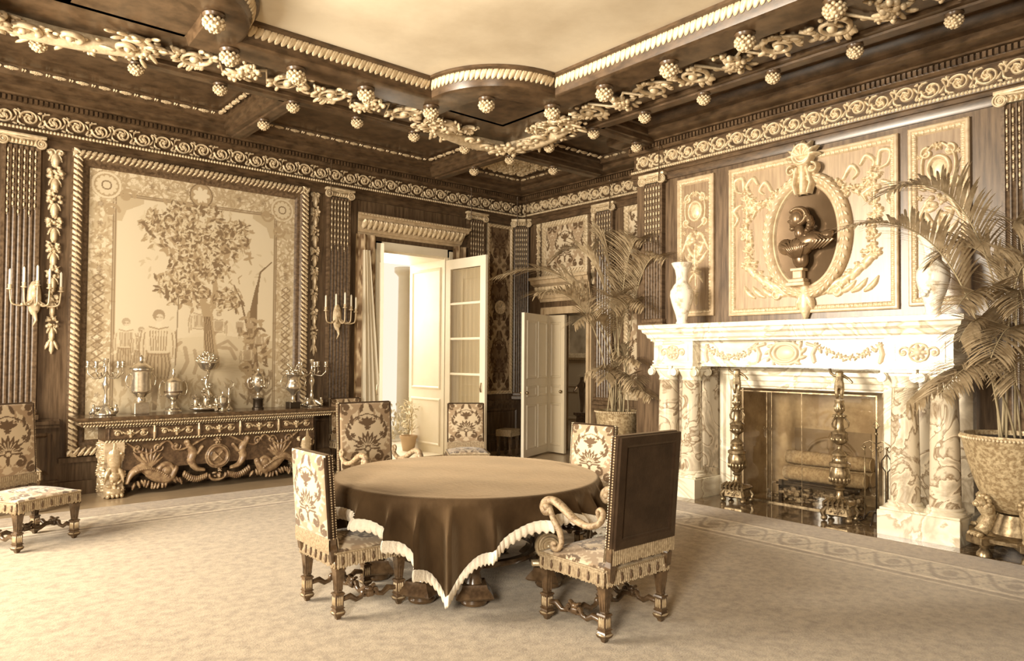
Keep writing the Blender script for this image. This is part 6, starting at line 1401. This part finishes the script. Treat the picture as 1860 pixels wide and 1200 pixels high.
o = thing('silver_candlestick', 'slim branched silver stick just right of the epergne', 'candlestick', (-5.31, -.22, SZ)); lathe_part(o, 'stem', [(.06, 0), (.05, .02), (.015, .05), (.012, .18), (.02, .2), (.01, .22), (.01, .28)], SILV, 14)
b = MB(); b.tube([(0, 0, .26), (-.05, 0, .30), (-.07, 0, .36)], .006, 6); b.tube([(0, 0, .26), (.05, 0, .30), (.06, 0, .34), (.02, 0, .38)], .006, 6); mk('branches', b, SILV, o)
o = thing('small_lidded_cup', 'small lidded silver cup in front, at the middle of the sideboard', 'cup', (-5.47, -.46, SZ))
lathe_part(o, 'body', [(.045, 0), (.05, .01), (.02, .03), (.018, .05), (.045, .08), (.058, .12), (.06, .17), (.062, .175)], SILV); lathe_part(o, 'lid', [(.064, .175), (.04, .20), (.012, .22), (.016, .235), (.0, .26)], SILV); handles(o, [(.055, 0, .15), (.085, 0, .17), (.095, 0, .12), (.07, 0, .09), (.05, 0, .10)], .006)
b = MB(); [b.ball((.08*math.cos(a), .08*math.sin(a), .02), (.025, .02, .02), 8, 5) for a in (0, PI)]; mk('side_scrolls', b, SILV, o)
o = thing('trophy_cup', 'ornate covered trophy cup raised on a dark round plinth', 'trophy', (-4.97, -.34, SZ)); lathe_part(o, 'plinth', [(.075, 0), (.075, .02), (.062, .03), (.062, .12), (.07, .13), (.07, .14)], IRON); lathe_part(o, 'bowl', [(.05, .14), (.055, .155), (.02, .18), (.016, .22), (.04, .25), (.075, .30), (.085, .36), (.075, .41), (.08, .43)], SILV, 24, lobes=8)
b = MB(); [b.ball((.085*math.cos(k*.7), .085*math.sin(k*.7), .30+.012*(k % 8)), (.02, .02, .018), 7, 5) for k in range(18)]; mk('embossing', b, SILV, o, None, True)
lathe_part(o, 'lid', [(.08, .43), (.07, .45), (.03, .48), (.012, .50), (.02, .52), (.01, .54), (.0, .57)], SILV); handles(o, [(.075, 0, .28), (.12, 0, .27), (.145, 0, .35), (.13, 0, .41), (.10, 0, .43), (.11, 0, .39)], .008)
o = thing('silver_vase', 'open two handled silver vase near the right end, on a square base', 'vase', (-4.50, -.38, SZ)); b = MB(); b.bev(-.075, .075, -.075, .075, 0, .08, .006); mk('base', b, IRON, o); lathe_part(o, 'bowl', [(.05, .08), (.03, .10), (.022, .16), (.05, .21), (.10, .25), (.115, .30), (.09, .35), (.085, .38), (.10, .42), (.125, .45), (.12, .46)], SILV, 26, lobes=10, amp=.07, lz=(.2, .32)); handles(o, [(.11, 0, .27), (.16, 0, .28), (.18, 0, .36), (.15, 0, .43), (.11, 0, .42)], .008)
b = MB(); [b.ball((.10*math.cos(k*.8)*RNG.uniform(.3, 1), .10*math.sin(k*.8)*RNG.uniform(.3, 1), .46+.06*RNG.random()), (.025, .02, .02), 7, 5) for k in range(22)]; [b.tube([(0, 0, .45), (.05*math.cos(k), .05*math.sin(k), .56), (.09*math.cos(k), .09*math.sin(k), .60)], .005, 5) for k in range(6)]; mk('silver_flowers', b, SILV, o, None, True)
# ================================================================== WALL SCONCES
def sconce(label, x, z, s_=1):
    o = thing('wall_sconce', label, 'sconce', (x, -.085, z), 0, 'candle sconces on the pilasters')
    b = MB(); b.ball((0, -.02, 0), (.07, .03, .20), 14, 8); b.ball((0, -.05, .05), (.04, .04, .06)); b.ball((0, -.05, .13), (.03, .03, .035)); b.tube([(0, -.03, -.15), (.02, -.04, -.25), (-.01, -.03, -.32)], [.03, .015, .006], 8); mk('backplate', b, GILT, o, smooth=True)
    for (dx, dy, h) in ((-.24, -.14, .08), (-.12, -.22, .14), (0, -.26, .20), (.12, -.22, .14), (.24, -.14, .08)):
        b = MB(); P_ = np.array([(0, -.05, .0), (dx*.5, -.05+dy*.4, -.10), (dx*.95, dy, -.08), (dx, dy, .04+h*.4)]); t = np.linspace(0, 1, 20); Q = np.stack([np.interp(t, np.linspace(0, 1, 4), P_[:, i]) for i in range(3)], 1)
        for _ in range(3): Q[1:-1] = (Q[:-2]+2*Q[1:-1]+Q[2:])/4
        b.tube(Q, [.012, .010, .008], 7); b.ball((dx*.5, -.05+dy*.4, -.08), .018); z0 = .04+h*.4; b.lathe([(.010, z0), (.036, z0+.012), (.018, z0+.02), (.018, z0+.055), (.026, z0+.06)], 12, T(dx, dy, 0)); ar = mk('arm', b, GILT, o, None, True)
        b = MB(); b.lathe([(.013, z0+.06), (.012, z0+.22), (.002, z0+.235)], 10, T(dx, dy, 0)); mk('candle', b, CANDLE, ar)
    return o
sconce('candle sconce on the fluted pilaster left of the tapestry', -7.46, 2.28); sconce('candle sconce on the fluted pilaster between tapestry and window', -3.72, 2.22)
# ================================================================== MANTEL VASES
def vase(nm, label, x, y, z, s_, prof):
    o = thing(nm, label, 'vase', (x, y, z), 0); b = MB(); b.lathe([(r_*s_, q*s_) for r_, q in prof], 32); bd = mk('body', b, PORC, o, smooth=True)
    r = Rel(.3, .4, .006); [r.ros(RNG.uniform(.05, .25), RNG.uniform(.05, .35), .035, 6, .008) for k in range(6)]; return o
VP = [(.07, 0), (.075, .02), (.06, .05), (.075, .12), (.125, .27), (.145, .36), (.14, .42), (.10, .49), (.075, .52), (.07, .60), (.085, .68), (.125, .755), (.13, .765), (.11, .76)]
vase('porcelain_vase', 'pale flared porcelain vase on the left end of the mantel shelf', -1.30, -4.45, 2.06, 1.0, VP)
o = vase('porcelain_vase', 'painted porcelain vase with applied flowers at the mantel right end', -1.30, -7.27, 2.06, 1.0, VP)
b = MB(); [b.ball((.13*math.cos(PI+.3+k*.15), .13*math.sin(PI-.3+k*.15), .2+.025*k), (.02, .03, .025), 7, 5) for k in range(14)]; mk('applied_flowers', b, PORC, o, None, True)
# ================================================================== PALMS
def frond(par, base, tip, rise, nleaf=26, L=.34, droop=.5, side=None, nm='frond'):
    P0, P1 = Vector(base), Vector(tip); d = P1-P0; n = 30; pts = []
    c_ = P0.lerp(P1, .22); c_.z = P1.z+rise
    for k in range(n+1): t = k/n; pts.append(P0*(1-t)**2+c_*2*t*(1-t)+P1*t*t)
    b = MB(); b.tube([tuple(p) for p in pts], [.010, .007, .003], 6); st_ = mk(nm, b, STEM, par, None, True)
    m = MB()
    for k in range(nleaf):
        t = .40+.59*k/nleaf; i = min(n-1, int(t*n)); p = pts[i].lerp(pts[i+1], t*n-i); tg = (pts[min(i+1, n)]-pts[max(i-1, 0)]).normalized(); sd = tg.cross(Vector((0, 0, 1)));
        if sd.length < .05: sd = Vector((1, 0, 0))
        sd.normalize(); up = sd.cross(tg)
        ll = L*(1.0-.55*abs(t-.62)/.4)*RNG.uniform(.85, 1.1)
        for s_ in (-1, 1):
            dr = (sd*s_*.72+tg*.85+up*RNG.uniform(.05, .35)).normalized(); q = 6; V = []; w_ = .0105
            c = Vector(p); dd = dr.copy()
            for j in range(q+1):
                u = j/q; ww = w_*(math.sin(PI*(.12+.88*u))**.6 if u < 1 else 0)+.0006; nn = dd.cross(Vector((0, 0, 1))); nn = nn.normalized() if nn.length > .01 else sd
                V += [tuple(c-nn*ww), tuple(c+nn*ww)]; dd = (dd+Vector((0, 0, -droop*.16*(1+u)))).normalized(); c = c+dd*ll/q
            m.add(V, [(2*j, 2*j+1, 2*j+3, 2*j+2) for j in range(q)])
    mk('leaflets', m, LEAF, st_); return st_
p1 = thing('kentia_palm', 'tall arching palm growing from the round pot beside the inner door', 'palm', (0, 0, 0))
P1a = [((-2.24, -2.12, 2.79), 0.55, 0.5), ((-2.15, -2.71, 2.49), 0.35, 0.5), ((-1.39, -2.33, 3.12), 0.6, 0.42), ((-0.8, -2.59, 3.36), 0.4, 0.45), ((-0.34, -3.11, 3.35), 0.5, 0.45), ((-0.41, -3.57, 3.05), 0.5, 0.45), ((-1.02, -3.67, 2.32), 0.6, 0.42), ((-1.63, -3.55, 2.29), 0.75, 0.45), ((-1.84, -3.1, 2.08), 0.6, 0.4), ((-0.29, -2.74, 2.73), 0.4, 0.4)]
P1b = [((-1.34, -2.85, 1.42), 0.35, 0.3), ((-0.55, -3.42, 1.08), 0.35, 0.3), ((-0.34, -3.05, 1.57), 0.3, 0.3), ((-1.34, -3.25, 1.35), 0.4, 0.3), ((-1.05, -3.49, 1.28), 0.4, 0.3), ((-0.62, -2.82, 1.73), 0.2, 0.3)]
P2 = [((-2.46, -7.32, 3.02), 0.55, 0.42), ((-2.88, -7.21, 2.71), 0.35, 0.42), ((-1.58, -7.4, 2.56), 0.5, 0.4), ((-2.56, -7.86, 2.04), 0.6, 0.4), ((-2.74, -7.55, 1.3), 0.75, 0.42), ((-2.88, -7.83, 1.39), 0.7, 0.42), ((-2.09, -7.73, 1.8), 0.6, 0.4), ((-1.1, -7.85, 2.83), 0.4, 0.4), ((-2.18, -8.19, 2.05), 0.6, 0.4), ((-2.44, -8.21, 1.47), 0.7, 0.42), ((-2.7, -8.12, 1.67), 0.7, 0.4), ((-1.28, -8.09, 2.39), 0.5, 0.4)]
B1, B2 = (-.75, -2.95, .86), (-1.46, -7.96, .98)
def clear(P_, lim):
    o = []
    for tp, ri, L in P_:
        v = Vector(tp)
        lm = lim if v.y < -2.9 else -.8
        if v.x > lm: v = CAM+(v-CAM)*((lm-CAM.x)/(v.x-CAM.x))
        o.append((tuple(v), ri, L))
    return o
P1a, P1b, P2 = clear(P1a, -1.25), clear(P1b, -1.15), clear(P2, -1.75)
for k, (tp, ri, L) in enumerate(P1a): frond(p1, (B1[0]+.08*math.cos(k*2.4), B1[1]+.08*math.sin(k*2.4), B1[2]), tp, ri, 46, L*1.25, .5)
for k, (tp, ri, L) in enumerate(P1b): frond(p1, (B1[0]+.15*math.cos(k*1.1), B1[1]+.15*math.sin(k*1.1), B1[2]), tp, ri, 34, L*1.3, .6)
p2 = thing('kentia_palm', 'big palm at the right edge drooping over the mantelpiece end', 'palm', (0, 0, 0))
for k, (tp, ri, L) in enumerate(P2): frond(p2, (B2[0]+.12*math.cos(k*2.4), B2[1]+.12*math.sin(k*2.4), B2[2]), tp, ri, 46, L*1.15, .45)
POT = mat('chased brass planter', (.58, .46, .28), .4, .3, c2=(.30, .21, .11), scale=34, mix=(.4, .6), bump=.5, bscale=50)
def planter(nm, label, x, y, prof, soilr, soilz, beadr, beadz):
    o = thing(nm, label, 'planter', (x, y, 0)); b = MB(); b.lathe(prof, 40); mk('bowl', b, POT, o, None, math.radians(40)); b = MB(); b.lathe([(soilr, soilz-.02), (soilr, soilz)], 28); mk('soil', b, SOIL, o)
    b = MB(); n = int(2*PI*beadr/.028); [b.ball((beadr*math.cos(2*PI*k/n), beadr*math.sin(2*PI*k/n), beadz), (.012, .012, .014), 6, 4) for k in range(n)]; rb = mk('beaded_rim', b, GILT, o, None, True); rb['kind'] = 'stuff'; return o
q = planter('round_planter', 'round chased metal planter holding the palm next to the inner door', B1[0], B1[1], [(.20, .46), (.24, .50), (.29, .60), (.31, .78), (.325, .88), (.335, .90), (.30, .90), (.29, .84)], .30, .86, .33, .885)
b = MB(); b.sqstack([(0, .20), (.05, .20), (.06, .16), (.40, .14), (.42, .20), (.46, .20)]); mk('stand', b, DARKW, q)
q = planter('claw_foot_planter', 'very large tapering chased planter on carved claw feet at the right edge', B2[0], B2[1], [(.05, .36), (.16, .38), (.24, .46), (.30, .60), (.36, .80), (.40, .98), (.41, 1.0), (.41, 1.03), (.38, 1.03), (.37, .96)], .37, .99, .41, 1.0)
b = MB(); b.lathe([(.10, .13), (.30, .14), (.34, .15), (.34, .18), (.2, .20), (.14, .36)], 30); mk('stand_ring', b, BRASS, q, smooth=math.radians(40))
for k, a in enumerate((PI*.80, PI*1.16, PI*1.75, PI*.35)):
    b = MB(); b.bev(-.10, .10, -.09, .09, .12, .19, .008, T(.30*math.cos(a), .30*math.sin(a), 0)@RZ(a)); b.lathe([(.03, .0), (.06, .02), (.055, .05), (.03, .08), (.045, .12)], 16, T(.30*math.cos(a), .30*math.sin(a), 0)); ft = mk('claw_foot', b, BRASS, q, smooth=math.radians(40))
    b = MB(); M = RZ(a); b.tube([(.33, 0, .22), (.29, 0, .27), (.25, 0, .34), (.28, 0, .42), (.34, 0, .46)], [.055, .05, .05, .065, .04], 10, M)
    for j in range(4): b.ball((.375, -.055+.037*j, .205), (.035, .016, .02), 7, 5, M); b.ball((.40, -.055+.037*j, .20), .012, 6, 4, M)
    b.ball((.32, 0, .46), (.06, .05, .05), 10, 6, M); b.ball((.37, 0, .455), (.03, .03, .025), 8, 5, M)
    for j in range(7): c_ = -PI*.6+PI*1.2*j/6; b.ball((.30, .065*math.sin(c_), .47+.05*math.cos(c_)), (.025, .02, .02), 6, 4, M)
    mk('lion_mask_and_paw', b, POT, ft, None, True)
def rebase(o, p):
    for ch in kids(o): ch.location = Vector(ch.location)-Vector(p)
    o.location = p
rebase(p1, (B1[0], B1[1], B1[2])); rebase(p2, (B2[0], B2[1], B2[2]))
